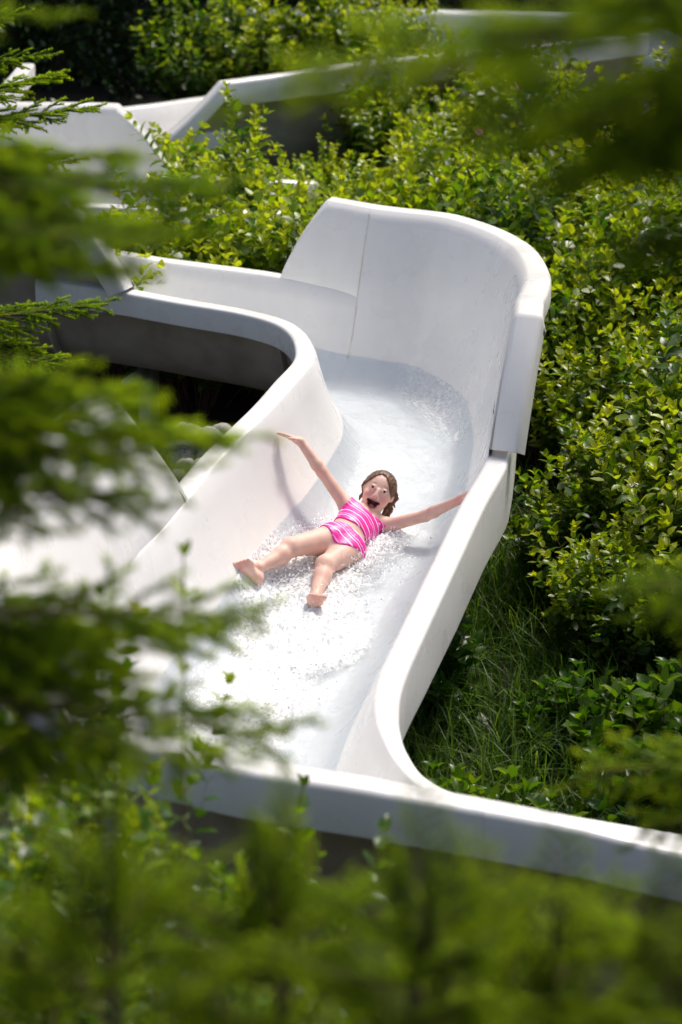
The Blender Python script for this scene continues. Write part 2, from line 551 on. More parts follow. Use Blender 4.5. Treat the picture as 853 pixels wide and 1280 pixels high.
# ------------------------------------------------------------------ person: distance field -> one continuous skin
class Field:
    def __init__(s, lo, hi, res):
        s.lo = np.array(lo, float); s.res = res
        s.n = np.ceil((np.array(hi) - s.lo) / res).astype(int) + 1
        s.D = np.full(s.n, .2, np.float32)
    def box(s, lo, hi):
        a = np.clip(((np.array(lo) - s.lo) / s.res).astype(int), 0, s.n)
        b = np.clip(((np.array(hi) - s.lo) / s.res).astype(int) + 2, 0, s.n)
        sl = tuple(slice(i, j) for i, j in zip(a, b))
        ax = [s.lo[i] + s.res * np.arange(a[i], b[i]) for i in range(3)]
        G = np.stack(np.meshgrid(*ax, indexing='ij'), -1).astype(np.float32)
        return sl, G
    def comb(s, sl, d, k, sub=False):
        o = s.D[sl]
        if sub:
            h = np.clip(.5 - .5 * (o + d) / k, 0, 1)
            s.D[sl] = o * (1 - h) + (-d) * h + k * h * (1 - h)
        else:
            h = np.clip(.5 + .5 * (o - d) / k, 0, 1)
            s.D[sl] = o * (1 - h) + d * h - k * h * (1 - h)
    def cone(s, a, b, r0, r1, k=.02, sub=False):
        a, b = np.array(a, float), np.array(b, float)
        pad = max(r0, r1) + .05
        sl, G = s.box(np.minimum(a, b) - pad, np.maximum(a, b) + pad)
        if G.size == 0: return
        v = b - a
        t = np.clip(((G - a) @ v) / (v @ v), 0, 1)
        d = np.linalg.norm(G - a - t[..., None] * v, axis=-1) - (r0 + (r1 - r0) * t)
        s.comb(sl, d, k, sub)
    def ell(s, c, r, Q=None, k=.02, sub=False):
        c = np.array(c, float); r = np.array(r, float)
        Q = np.eye(3) if Q is None else Q                     # rows: local axes
        pad = max(r) + .05
        sl, G = s.box(c - pad, c + pad)
        if G.size == 0: return
        L = (G - c) @ Q.T.astype(np.float32)
        k0 = np.linalg.norm(L / r, axis=-1); k1 = np.linalg.norm(L / (r * r), axis=-1) + 1e-9
        s.comb(sl, k0 * (k0 - 1) / k1, k, sub)
    def coords(s):
        return np.stack(np.meshgrid(*[s.lo[i] + s.res * np.arange(s.n[i]) for i in range(3)], indexing='ij'), -1)
    def mesh(s, D=None, smooth=2):
        D = s.D if D is None else D
        I = (D < 0)
        n = np.array(D.shape)
        c = np.zeros(n - 1, np.uint8)
        for dx in (0, 1):
            for dy in (0, 1):
                for dz in (0, 1):
                    c += I[dx:n[0] - 1 + dx, dy:n[1] - 1 + dy, dz:n[2] - 1 + dz]
        act = (c > 0) & (c < 8)
        idx = np.argwhere(act)
        vid = np.full(n - 1, -1, np.int32)
        vid[act] = np.arange(len(idx))
        acc = np.zeros((len(idx), 3)); cnt = np.zeros(len(idx))
        corners = [(a, b, d) for a in (0, 1) for b in (0, 1) for d in (0, 1)]
        for p in corners:
            for axis in range(3):
                if p[axis] == 1: continue
                q = list(p); q[axis] = 1
                da = D[tuple((idx + p).T)]; db = D[tuple((idx + q).T)]
                m = (da < 0) != (db < 0)
                t = np.where(m, da / np.where(m, da - db, 1), 0)
                pt = np.tile(np.array(p, float), (len(idx), 1)); pt[:, axis] += t
                acc[m] += pt[m]; cnt[m] += 1
        V = s.lo + s.res * (idx + acc / cnt[:, None])
        F = []
        for axis in range(3):
            u, w = (axis + 1) % 3, (axis + 2) % 3
            sa = [slice(None)] * 3; sb = [slice(None)] * 3
            sa[axis] = slice(0, -1); sb[axis] = slice(1, None)
            A = I[tuple(sa)]; B = I[tuple(sb)]
            for inside in (True, False):
                e = np.argwhere((A == inside) & (B != inside))
                e = e[(e[:, u] > 0) & (e[:, w] > 0) & (e[:, u] < n[u] - 1) & (e[:, w] < n[w] - 1)]
                q = []
                for du, dw in ((0, 0), (-1, 0), (-1, -1), (0, -1)):
                    g = e.copy(); g[:, u] += du; g[:, w] += dw
                    q.append(vid[tuple(g.T)])
                q = np.stack(q, -1)
                q = q[(q >= 0).all(1)]
                F.append(q if inside else q[:, ::-1])
        F = np.concatenate(F)
        for _ in range(smooth):                                # light Laplacian
            S = np.zeros_like(V); C = np.zeros(len(V))
            for a in range(4):
                C += 2 * np.bincount(F[:, a], minlength=len(V))
                for b in ((a + 1) % 4, (a - 1) % 4):
                    for q in range(3): S[:, q] += np.bincount(F[:, a], V[F[:, b], q], len(V))
            V = V * .5 + .5 * S / np.maximum(C, 1)[:, None]
        return V, F

def mat_skin():
    k = NT('skin')
    at = k.n('Attribute', attribute_name='hc')                # position in the head's own frame, metres
    def ellm(c, r, soft=.15, tilt=0):
        sub = k.n('VectorMath', operation='SUBTRACT'); sub.inputs[1].default_value = c
        k.l(at.outputs['Vector'], sub.inputs[0])
        src = sub.outputs[0]
        if tilt:
            ro = k.n('VectorRotate', rotation_type='Y_AXIS'); ro.inputs['Angle'].default_value = tilt
            k.l(src, ro.inputs['Vector']); src = ro.outputs[0]
        dv = k.n('VectorMath', operation='DIVIDE'); dv.inputs[1].default_value = r
        k.l(src, dv.inputs[0])
        ln = k.n('VectorMath', operation='LENGTH'); k.l(dv.outputs[0], ln.inputs[0])
        return k.ramp(ln.outputs['Value'], [(1 - soft if soft < 1 else 0, 1), (1, 0)]) if soft <= 1 else ln.outputs['Value']
    co = k.coord()
    c = k.ramp(k.noise(22, 4, co), [(.3, (.72, .43, .34)), (.7, (.80, .52, .42))])
    rd = k.n('Attribute', attribute_name='red')
    c = k.mixc(k.math('MULTIPLY', rd.outputs['Fac'], .55), c, (.72, .24, .20))
    for sx in (-1, 1):
        c = k.mixc(k.math('MULTIPLY', ellm((sx * .042, .07, -.018), (.028, .06, .024), .9), .45), c, (.74, .22, .2))
    for sx in (-1, 1):                                         # brows, lids, eyes
        c = k.mixc(k.math('MULTIPLY', ellm((sx * .031, .085, .043), (.019, .05, .0042), .5, -sx * .22), .6), c, (.20, .09, .05))
        c = k.mixc(k.math('MULTIPLY', ellm((sx * .030, .085, .022), (.019, .05, .011), .7), .4), c, (.52, .22, .17))
        c = k.mixc(ellm((sx * .030, .085, .021), (.0148, .05, .0068), .2), c, (.66, .62, .6))
        c = k.mixc(ellm((sx * .030, .085, .0215), (.0068, .05, .0064), .2), c, (.03, .018, .012))
        c = k.mixc(ellm((sx * .030, .085, .0283), (.0175, .05, .0028), .3, -sx * .12), c, (.05, .025, .02))
        c = k.mixc(ellm((sx * .009, .115, -.0165), (.0036, .03, .0026), .5), c, (.3, .09, .07))
    c = k.mixc(k.math('MAXIMUM', ellm((0, .09, -.041), (.041, .06, .0165), .25), ellm((0, .09, -.052), (.031, .06, .0265), .25)), c, (.68, .21, .20))
    c = k.mixc(k.math('MAXIMUM', ellm((0, .09, -.041), (.035, .06, .0115), .15), ellm((0, .09, -.050), (.0255, .06, .0225), .12)), c, (.075, .012, .012))
    c = k.mixc(ellm((0, .09, -.0345), (.026, .06, .0048), .25), c, (.78, .74, .68))
    c = k.mixc(ellm((0, .09, -.0630), (.017, .06, .0085), .3), c, (.58, .15, .15))
    k.l(c, k.b.inputs['Base Color'])
    k.b.inputs['Roughness'].default_value = .55
    k.b.inputs['Subsurface Weight'].default_value = .15
    k.b.inputs['Subsurface Radius'].default_value = (.012, .005, .003)
    k.b.inputs['Subsurface Scale'].default_value = .6
    k.bump(k.noise(140, 3, co), .06, .003)
    return k.m

def mat_suit():
    k = NT('pink_striped_swimwear')
    at = k.n('Attribute', attribute_name='tc')                # torso frame
    sp = k.n('SeparateXYZ'); k.l(at.outputs['Vector'], sp.inputs[0])
    w = k.math('MULTIPLY', k.math('SUBTRACT', k.noise(13, 3, at.outputs['Vector']), .5), .035)
    f = k.math('ADD', k.math('ADD', sp.outputs[2], w), k.math('MULTIPLY', sp.outputs[0], .22))
    s1 = k.math('SINE', k.math('MULTIPLY', f, 2 * math.pi / .0185))
    s2 = k.math('SINE', k.math('MULTIPLY', f, 2 * math.pi / .047))
    m = k.math('ADD', s1, k.math('MULTIPLY', s2, .55))
    c = k.ramp(k.math('ADD', k.math('MULTIPLY', m, .32), .5), [(.0, (.80, .006, .30)), (.55, (.86, .012, .36)), (.74, (.88, .10, .45)), (.86, (.92, .62, .78)), (1, (.92, .85, .9))])
    k.l(c, k.b.inputs['Base Color'])
    k.b.inputs['Roughness'].default_value = .4
    k.bump(k.noise(45, 3, k.coord()), .35, .006)
    return k.m

def mat_hair():
    k = NT('wet_brown_hair')
    c = k.ramp(k.noise(60, 4, k.coord()), [(.3, (.05, .022, .010)), (.7, (.20, .095, .042))])
    k.l(c, k.b.inputs['Base Color'])
    k.b.inputs['Roughness'].default_value = .48
    k.bump(k.noise(130, 3, k.coord((1, 1, 1))), .5, .004)
    return k.m

def build_person():
    J = {a: np.array(b, float) for a, b in dict(
        head=(.126, .10, 1.386), shR=(-.030, .012, 1.352), shL=(.166, .012, 1.246), hipR=(-.108, -.215, 1.262), hipL=(-.014, -.225, 1.210),
        elR=(-.140, .06, 1.499), wrR=(-.243, .10, 1.637), tipR=(-.394, .10, 1.704), elL=(.345, -.07, 1.322), wrL=(.507, -.205, 1.444),
        knR=(-.282, -.38, 1.265), anR=(-.425, -.55, 1.222), knL=(-.123, -.42, 1.192), anL=(-.168, -.62, 1.106)).items()}
    F = Field((-.58, -.76, .99), (.64, .24, 1.75), .0034)
    shc = (J['shR'] + J['shL']) / 2; hpc = (J['hipR'] + J['hipL']) / 2
    up = unit(shc - hpc)
    side = J['shL'] - J['shR']; side = unit(side - up * (side @ up))      # towards the picture's right
    front = np.cross(up, side)
    camv = np.array([-.05, -12.9, 5.25]) - shc
    if front @ camv < 0: front = -front
    Q = np.array([side, front, up])
    tl = np.linalg.norm(shc - hpc)
    tor = lambda x, y, z: hpc + side * x + front * y + up * z
    # trunk
    F.ell(tor(0, -.008, tl * .74), (.100, .068, .105), Q, .03)
    F.ell(tor(0, .012, tl * .36), (.086, .066, .10), Q, .04)
    F.ell(tor(0, -.004, .00), (.098, .070, .085), Q, .04)
    F.cone(J['shR'] + (shc - J['shR']) * .12, J['shL'] + (shc - J['shL']) * .12, .036, .036, .035)
    for s in (-1, 1): F.ell(tor(s * .045, -.045, -.03), (.055, .05, .06), Q, .03)
    # head frame
    hu = unit(np.array([.40, .16, .90])); hf = np.array([-.10, -1, .22]); hf = unit(hf - hu * (hf @ hu)); hs = np.cross(hu, hf)
    if hs[0] < 0: hs = -hs
    HQ = np.array([hs, hf, hu]); H = J['head']
    hd = lambda x, y, z: H + hs * x + hf * y + hu * z
    F.cone(shc + up * .0 - front * .005, hd(0, -.022, -.065), .042, .036, .03)
    F.ell(hd(0, -.016, .024), (.073, .086, .078), HQ, .02)
    F.ell(hd(0, .022, -.030), (.060, .062, .072), HQ, .03)
    F.ell(hd(0, .050, -.083), (.027, .028, .022), HQ, .028)
    for s in (-1, 1):
        F.ell(hd(s * .036, .052, -.022), (.024, .024, .022), HQ, .018)       # cheeks
        F.ell(hd(s * .030, .098, .022), (.017, .016, .011), HQ, .012, True)   # sockets
        F.ell(hd(s * .030, .072, .021), (.0165, .0125, .0115), HQ, .006)      # eyeballs
        F.ell(hd(s * .072, -.012, .0), (.010, .019, .027), HQ, .008)          # ears
        F.ell(hd(s * .010, .092, -.016), (.008, .009, .007), HQ, .006)
    F.cone(hd(0, .082, .020), hd(0, .098, -.010), .007, .0105, .010)         # nose
    F.ell(hd(0, .084, -.050), (.039, .016, .030), HQ, .012)                   # lips
    F.ell(hd(0, .098, -.041), (.0335, .034, .0115), HQ, .004, True)           # open mouth
    F.ell(hd(0, .098, -.049), (.0245, .036, .0215), HQ, .005, True)
    F.ell(hd(0, .072, -.0625), (.014, .017, .007), HQ, .004)                  # tongue
    # arms
    def arm(sh, el, wr):
        F.cone(sh, el, .033, .0275, .03)
        m = el + (wr - el) * .25
        F.cone(el, m, .0275, .0285, .012)
        F.cone(m, wr, .0285, .0195, .012)
    arm(J['shR'], J['elR'], J['wrR']); arm(J['shL'], J['elL'], J['wrL'])
    def hand(wr, d, lat, nrm, spread, curl, thumb_side):
        d = unit(d); lat = unit(lat - d * (lat @ d)); nrm = np.cross(d, lat)
        p = wr + d * .036
        Qh = np.array([d, lat, nrm])
        F.cone(wr, wr + d * .015, .0185, .018, .012)
        F.ell(p, (.038, .030, .0125), Qh, .014)
        for i, (o, L) in enumerate(((-.0225, .046), (-.0075, .054), (.0075, .051), (.0215, .040))):
            a = p + d * .026 + lat * o
            dd = unit(d + lat * spread * (i - 1.5) + nrm * curl)
            b = a + dd * L * .52
            c = b + unit(dd + nrm * curl * 1.5) * L * .48
            F.cone(a, b, .0075, .0068, .004); F.cone(b, c, .0068, .0056, .003)
        a = wr + d * .018 + lat * thumb_side * .022
        b = a + unit(d * .7 + lat * thumb_side * .7 + nrm * .2) * .028
        F.cone(a, b, .010, .0082, .008); F.cone(b, b + unit(d * .95 + lat * thumb_side * .25 + nrm * .25) * .026, .0082, .0062, .004)
    hand(J['wrR'], J['tipR'] - J['wrR'], np.array([.05, 1.0, -.42]), None, .05, .06, -1)
    hand(J['wrL'], np.array([.75, -.35, .62]), np.array([.2, .9, .3]), None, .10, .12, -1)
    # legs
    def leg(hp, kn, an):
        F.cone(hp, kn, .067, .046, .035)
        m = kn + (an - kn) * .3 - np.array([0, 0, .008])
        F.ell(kn + (0, -.006, .008), (.036, .036, .036), None, .02)
        F.cone(kn, m, .040, .0415, .02); F.cone(m, an, .0405, .0235, .02)
    leg(J['hipR'] + np.array([.008, -.01, -.006]), J['knR'], J['anR']); leg(J['hipL'] + np.array([.012, -.01, -.004]), J['knL'], J['anL'])
    def foot(an, heel, toe, latv, big):
        d = unit(toe - heel); lat = unit(latv - d * (latv @ d)); nrm = unit(np.cross(d, lat))
        if nrm @ (np.array([0, -12.9, 4.]) - heel) < 0: nrm = -nrm          # sole normal, towards the viewer
        L = np.linalg.norm(toe - heel)
        F.cone(an, heel - nrm * .012, .024, .024, .016)
        F.ell(heel + d * .008, (.032, .029, .025), np.array([d, lat, nrm]), .014)
        F.cone(heel + d * .01, heel + d * L * .72, .025, .024, .012)
        F.ell(heel + d * L * .70, (.036, .042, .018), np.array([d, lat, nrm]), .014)
        for i in range(5):
            o = (-.032 + .0158 * i) * big
            r = (.0122, .0092, .0088, .0083, .0076)[i]
            b = heel + d * (L * .70 + .027 - .0035 * i) + lat * o
            e = b + d * (.020 - .0028 * i) + nrm * .003
            F.cone(b, e, r * .95, r, .004)
    foot(J['anR'], np.array([-.428, -.585, 1.178]), np.array([-.505, -.60, 1.268]), np.array([.8, 0, .45]), 1)
    foot(J['anL'], np.array([-.196, -.65, 1.052]), np.array([-.158, -.70, 1.138]), np.array([-.9, .1, .3]), 1)
    V, Fc = F.mesh()
    me = np_mesh('person', V, [Fc])
    set_attr(me, 'hc', (V - H) @ HQ.T)
    red = np.zeros(len(V))
    for p, r in ((J['tipR'], .10), (J['wrL'], .09), (np.array([-.50, -.60, 1.262]), .055), (np.array([-.16, -.70, 1.132]), .05), (J['elR'], .05), (J['knR'], .05), (J['knL'], .05), (np.array([-.428, -.585, 1.178]), .03)):
        red = np.maximum(red, np.clip(1 - np.linalg.norm(V - p, axis=1) / r, 0, 1))
    set_attr(me, 'red', red)
    body = link('person', me, None, mat_skin())
    tag(body, 'person in pink striped swimsuit sliding feet first with both arms flung wide and mouth open', 'person')
    # swimwear: a skin a few millimetres outside the body, cut by cloth edges
    i0 = ((np.array([-.30, -.42, 1.04]) - F.lo) / F.res).astype(int); i1 = ((np.array([.32, .14, 1.52]) - F.lo) / F.res).astype(int)
    F.D = F.D[i0[0]:i1[0], i0[1]:i1[1], i0[2]:i1[2]]
    F.lo = F.lo + i0 * F.res; F.n = np.array(F.D.shape)
    C = F.coords()
    T = (C - hpc) @ Q.T
    x, y, z = T[..., 0], T[..., 1], T[..., 2]
    far = np.maximum(np.abs(x) - .125, -1)
    suit = mat_suit()
    def cloth(name, region, off):
        D = np.maximum(F.D - off, region).astype(np.float32)
        D = np.maximum(D, -(F.D + .004))
        v, f = F.mesh(D, 2)
        m2 = np_mesh(name, v, [f])
        set_attr(m2, 'tc', (v - hpc) @ Q.T)
        return link(name, m2, body, suit)
    hem = .088 + .006 * np.sin(x * 40)
    armR = np.linalg.norm(C - (J['shR'] + (J['elR'] - shc) * .10), axis=-1)
    armL = np.linalg.norm(C - (J['shL'] + (J['elL'] - shc) * .10), axis=-1)
    neck = tl * .985 - .030 * np.clip(1 - (x / .075) ** 2, 0, 1)
    top = np.maximum.reduce([hem - z, z - neck, np.abs(x) - .108, .052 - armR + .0 * x, .052 - armL])
    cloth('swim_top', top, .0055)
    waist = .045 + .01 * np.cos(x * 20)
    legcut = -.012 - np.abs(x) * .0 + np.clip(np.abs(x) - .018, 0, 1) * .50
    legcut = np.where(y < -.03, legcut - .03, legcut)
    bot = np.maximum.reduce([z - waist, (np.clip(np.abs(x) - .018, 0, .2) * .62 - .075) - z, np.abs(x) - .16])
    cloth('swim_bottom', bot, .0055)
    # hair: cap swept back, loose wet locks
    Hf = Field(H - .20, H + .20, .0032)
    Cc = (Hf.coords() - H) @ HQ.T
    hx, hy, hz = Cc[..., 0], Cc[..., 1], Cc[..., 2]
    cap = np.linalg.norm((Cc - [0, -.018, .026]) / [.0785, .0925, .0835], axis=-1) - 1
    ang = np.arctan2(hx + .012, hz + .03)
    cap = cap * .085 + .0010 * np.sin(ang * 37 + 3 * np.sin(hy * 60)) + .0007 * np.sin(ang * 83 + hy * 90)
    hairline = .092 - 19 * (hx + .008) ** 2                  # height of the hairline across the forehead, parted near the middle
    cut = np.minimum(np.minimum(hy + .012 + .35 * np.abs(hx), hairline - hz), .078 - np.abs(hx) * .2)
    low = -.050 - hz                                          # nape
    Hf.D = np.maximum.reduce([cap, cut, low + .25 * hy]).astype(np.float32)
    r2 = np.random.default_rng(3)
    def lock(pts, r0, r1):
        for i in range(len(pts) - 1):
            t = i / (len(pts) - 1); t2 = (i + 1) / (len(pts) - 1)
            Hf.cone(pts[i], pts[i + 1], r0 + (r1 - r0) * t, r0 + (r1 - r0) * t2, .005)
    for i in range(11):                                       # wet curls at the picture's right, tucked behind the ear
        p = hd(.066 + .010 * r2.random(), -.030 + .035 * r2.random(), .045 - .011 * i)
        pts = [p]
        for q in range(5):
            p = p + hs * .010 * math.sin(q * 1.5 + i * 1.1) + hs * .004 - hu * .014 + hf * .007 * math.cos(q * 1.9 + i * 2) + r2.normal(0, .002, 3)
            pts.append(p)
        lock(pts, .0095, .0050)
    for i in range(6):
        p = hd(-.066 - .008 * r2.random(), -.026 + .03 * r2.random(), .045 - .012 * i)
        pts = [p]
        for q in range(4):
            p = p - hs * .007 * math.sin(q * 1.5 + i) - hu * .014 + r2.normal(0, .002, 3)
            pts.append(p)
        lock(pts, .008, .0045)
    for i in range(4):                                        # wet strands trailing under the arm
        p = hd(.060, -.05, -.05 - .01 * i); pts = [p]
        for q in range(7):
            p = p - hu * .018 + hs * (.004 + .004 * math.sin(q + i)) - hf * .002 + r2.normal(0, .002, 3)
            pts.append(p)
        lock(pts, .007, .003)
    v, f = Hf.mesh(None, 1)
    link('hair', np_mesh('hair', v, [f]), body, mat_hair())
    return body, V
person, PV = build_person()

# ------------------------------------------------------------------ water in the flume
def mat_water():
    k = NT('running_water')
    fo = k.n('Attribute', attribute_name='foam')
    at = k.n('Attribute', attribute_name='fc')
    mp = k.n('Mapping'); mp.inputs['Scale'].default_value = (9, 3.2, 1)
    k.l(at.outputs['Vector'], mp.inputs[0])
    n1 = k.noise(3.2, 6, mp.outputs[0], .62, .8)
    n2 = k.noise(26, 4, k.coord(), .6, .6)
    h = k.math('ADD', n1, k.math('MULTIPLY', n2, .45))
    bp = k.n('Bump'); bp.inputs['Strength'].default_value = .38; bp.inputs['Distance'].default_value = .02
    k.l(h, bp.inputs['Height'])
    tr = k.n('BsdfTransparent'); tr.inputs[0].default_value = (.91, .95, .985, 1)
    gl = k.n('BsdfGlossy'); gl.inputs['Roughness'].default_value = .04
    k.l(bp.outputs[0], gl.inputs['Normal'])
    fr = k.n('Fresnel'); fr.inputs[0].default_value = 1.33; k.l(bp.outputs[0], fr.inputs['Normal'])
    mx = k.n('MixShader'); k.l(k.math('MINIMUM', fr.outputs[0], .30), mx.inputs[0]); k.l(tr.outputs[0], mx.inputs[1]); k.l(gl.outputs[0], mx.inputs[2])
    k.b.inputs['Base Color'].default_value = (.88, .90, .91, 1)
    k.b.inputs['Roughness'].default_value = .35
    k.l(bp.outputs[0], k.b.inputs['Normal'])
    vn = k.n('TexVoronoi'); vn.inputs['Scale'].default_value = 55; k.l(k.coord(), vn.inputs['Vector'])
    cell = k.ramp(vn.outputs['Distance'], [(.15, 0), (.55, 1)])
    m = k.math('MULTIPLY', fo.outputs['Fac'], k.math('ADD', .35, k.math('MULTIPLY', k.math('ADD', n2, cell), .75)))
    fac = k.ramp(m, [(.34, 0), (.85, .85)])
    m2 = k.n('MixShader'); k.l(fac, m2.inputs[0]); k.l(mx.outputs[0], m2.inputs[1]); k.l(k.b.outputs[0], m2.inputs[2])
    k.l(m2.outputs[0], k.out.inputs[0])
    return k.m

def vnoise(P, seed=0):
    """cheap smooth value noise on points (n,3)"""
    def h(i):
        q = (i[..., 0] * 374761393 + i[..., 1] * 668265263 + i[..., 2] * 2147483647 + seed * 1274126177) & 0x7fffffff
        q = ((q ^ (q >> 13)) * 1274126177) & 0x7fffffff
        return (q ^ (q >> 16)) / 0x7fffffff
    i = np.floor(P).astype(np.int64); f = P - i; f = f * f * (3 - 2 * f)
    r = 0
    for a in (0, 1):
        for b in (0, 1):
            for c in (0, 1):
                w = (f[..., 0] if a else 1 - f[..., 0]) * (f[..., 1] if b else 1 - f[..., 1]) * (f[..., 2] if c else 1 - f[..., 2])
                r = r + w * h(i + np.array([a, b, c]))
    return r

LEG = np.array([[-.11, -.22, 1.2], [-.28, -.38, 1.2], [-.43, -.56, 1.15], [-.12, -.42, 1.15], [-.17, -.63, 1.07], [-.02, -.2, 1.2], [.1, 0, 1.24], [.05, -.1, 1.2], [-.3, -.9, 1.0], [-.1, -.95, 1.0]])
def build_water():
    ts = np.concatenate([np.arange(6, 15, .04), np.arange(15, 20, .016), np.arange(20, 28, .03)])
    us = np.linspace(-.70, .74, 140)
    P = np.zeros((len(ts), len(us), 3)); FC = np.zeros((len(ts), len(us), 3)); FO = np.zeros((len(ts), len(us)))
    for i, t in enumerate(ts):
        A, B, n = fl.at(t)
        q = A[None] + (B - A)[None] * ((us + 1) / 2)[:, None]
        P[i] = q
        wide = np.interp(t, [6, 11, 14, 15, 17, 20, 28], [.035, .05, .06, .045, .035, .03, .03])
        lvl = -fl.dep(t) * (1 - np.abs(us) ** fl.p)
        P[i, :, 2] += np.maximum(lvl + .008, -fl.dep(t) + wide)
        FC[i, :, 0] = us; FC[i, :, 1] = t
    XY = P * [1, 1, 0]
    near = np.min(np.linalg.norm(P[:, :, None, :2] - LEG[None, None, :, :2], axis=-1), axis=2)
    spl = np.clip(1 - near / .30, 0, 1)
    T = FC[..., 1]; U = FC[..., 0]
    down = np.clip((T - 17.0) / 1.5, 0, 1) * np.clip(1 - np.abs(U + .15) / .62, 0, 1) * np.clip((23.5 - T) / 3, 0, 1)
    bend = np.exp(-((T - 12.9) / 1.3) ** 2) * np.clip((U + .1) * 1.5, 0, 1)
    FO = np.clip(spl * 1.0 + down * .9 + bend * .5, 0, 1)
    ns = vnoise(P * [11, 5, 1], 1) * .5 + vnoise(P * [26, 14, 1], 2) * .3 + vnoise(P * [60, 40, 1], 3) * .2
    sp = vnoise(P * [48, 48, 1], 5) * .6 + vnoise(P * [105, 105, 1], 6) * .4
    P[..., 2] += (ns - .5) * (.018 + .035 * bend + .025 * down) + spl ** 1.2 * (.004 + .055 * np.clip(sp - .42, 0, 1))
    P[..., 2] += .02 * down * np.clip(sp - .4, 0, 1)
    n, m = P.shape[:2]
    i = np.arange(n * m).reshape(n, m)
    F = np.stack([i[:-1, :-1], i[1:, :-1], i[1:, 1:], i[:-1, 1:]], -1).reshape(-1, 4)
    me = np_mesh('water', P.reshape(-1, 3), [F])
    set_attr(me, 'foam', FO.ravel())
    set_attr(me, 'fc', FC.reshape(-1, 3))
    tag(link('water', me, None, mat_water()), 'shallow clear water running down the white flume with foam', 'water', kind='structure')
build_water()

def ico():
    p = (1 + 5 ** .5) / 2
    v = np.array([(-1, p, 0), (1, p, 0), (-1, -p, 0), (1, -p, 0), (0, -1, p), (0, 1, p), (0, -1, -p), (0, 1, -p), (p, 0, -1), (p, 0, 1), (-p, 0, -1), (-p, 0, 1)], float)
    f = np.array([(0, 11, 5), (0, 5, 1), (0, 1, 7), (0, 7, 10), (0, 10, 11), (1, 5, 9), (5, 11, 4), (11, 10, 2), (10, 7, 6), (7, 1, 8), (3, 9, 4), (3, 4, 2), (3, 2, 6), (3, 6, 8), (3, 8, 9), (4, 9, 5), (2, 4, 11), (6, 2, 10), (8, 6, 7), (9, 8, 1)])
    return v / np.linalg.norm(v[0]), f
IV, IF = ico()

def build_splash():
    r = np.random.default_rng(11)
    src = [((-.30, -.50, 1.15), (.13, .10), 420, .07), ((-.14, -.62, 1.07), (.12, .10), 420, .07), ((.06, -.32, 1.19), (.10, .09), 420, .06), ((-.30, -.85, 1.02), (.16, .14), 520, .05),
           ((.16, -.12, 1.22), (.09, .05), 160, .05), ((-.16, -.16, 1.26), (.08, .06), 160, .06), ((-.38, -1.25, .93), (.20, .22), 380, .03)]
    C, S = [], []
    for p, sg, n, hgt in src:
        q = np.array(p) + np.stack([r.normal(0, sg[0], n), r.normal(0, sg[1], n), np.abs(r.normal(0, hgt * .55, n)) - .015], -1)
        q[:, 2] += (q[:, 1] - p[1]) * .21
        C.append(q); S.append(.0016 + .0032 * r.random(n) ** 2.2)
    C = np.concatenate(C); S = np.concatenate(S)
    st = np.ones((len(C), 1, 3)); st[:, 0, :] += r.random((len(C), 3)) * .9
    V = (IV[None] * st * S[:, None, None] + C[:, None]).reshape(-1, 3)
    F = (IF[None] + (np.arange(len(C)) * len(IV))[:, None, None]).reshape(-1, 3)
    k = NT('water_drops')
    k.b.inputs['Base Color'].default_value = (.93, .95, .96, 1)
    k.b.inputs['Roughness'].default_value = .08
    tr = k.n('BsdfTransparent')
    mx = k.n('MixShader'); mx.inputs[0].default_value = .45
    k.l(k.b.outputs[0], mx.inputs[1]); k.l(tr.outputs[0], mx.inputs[2]); k.l(mx.outputs[0], k.out.inputs[0])
    tag(link('splash', np_mesh('splash', V, [F]), None, k.m), 'spray of water drops thrown up round the legs', 'splash', kind='stuff')
build_splash()

# ------------------------------------------------------------------ vegetation builders
LT = np.array([[0, 0, 0], [.38, 0, -.02], [.74, 0, -.06], [1, 0, -.16], [.14, .19, .04], [.44, .30, .07], [.76, .19, .0], [.14, -.19, .04], [.44, -.30, .07], [.76, -.19, .0]], float)
LF3 = np.array([(0, 1, 4), (2, 3, 6), (0, 7, 1), (2, 9, 3)])
LF4 = np.array([(1, 5, 4, 1), (1, 2, 6, 5), (1, 7, 8, 1), (1, 8, 9, 2)])
LFT = np.array([(0, 1, 4), (1, 5, 4), (1, 2, 6), (1, 6, 5), (2, 3, 6), (0, 7, 1), (1, 7, 8), (1, 8, 9), (1, 9, 2), (2, 9, 3)])

def leaf_mesh(name, pos, dr, up, size, tone, width=1.0):
    """many leaves in one mesh; pos, dr, up (n,3)"""
    pos, dr, up = map(np.asarray, (pos, dr, up))
    dr = dr / np.linalg.norm(dr, axis=1)[:, None]
    sd = np.cross(up, dr); sd /= np.linalg.norm(sd, axis=1)[:, None] + 1e-9
    nm = np.cross(dr, sd)
    s = np.asarray(size)[:, None, None]
    n = len(pos)
    bend = rng.normal(1, .9, n)[:, None, None]
    V = pos[:, None] + s * (LT[None, :, :1] * dr[:, None] + LT[None, :, 1:2] * width * sd[:, None] + LT[None, :, 2:3] * bend * nm[:, None])
    F = (LFT[None] + (np.arange(n) * len(LT))[:, None, None]).reshape(-1, 3)
    me = np_mesh(name, V.reshape(-1, 3), [F], smooth=False)
    set_attr(me, 'tone', np.repeat(tone, len(LT)))
    return me

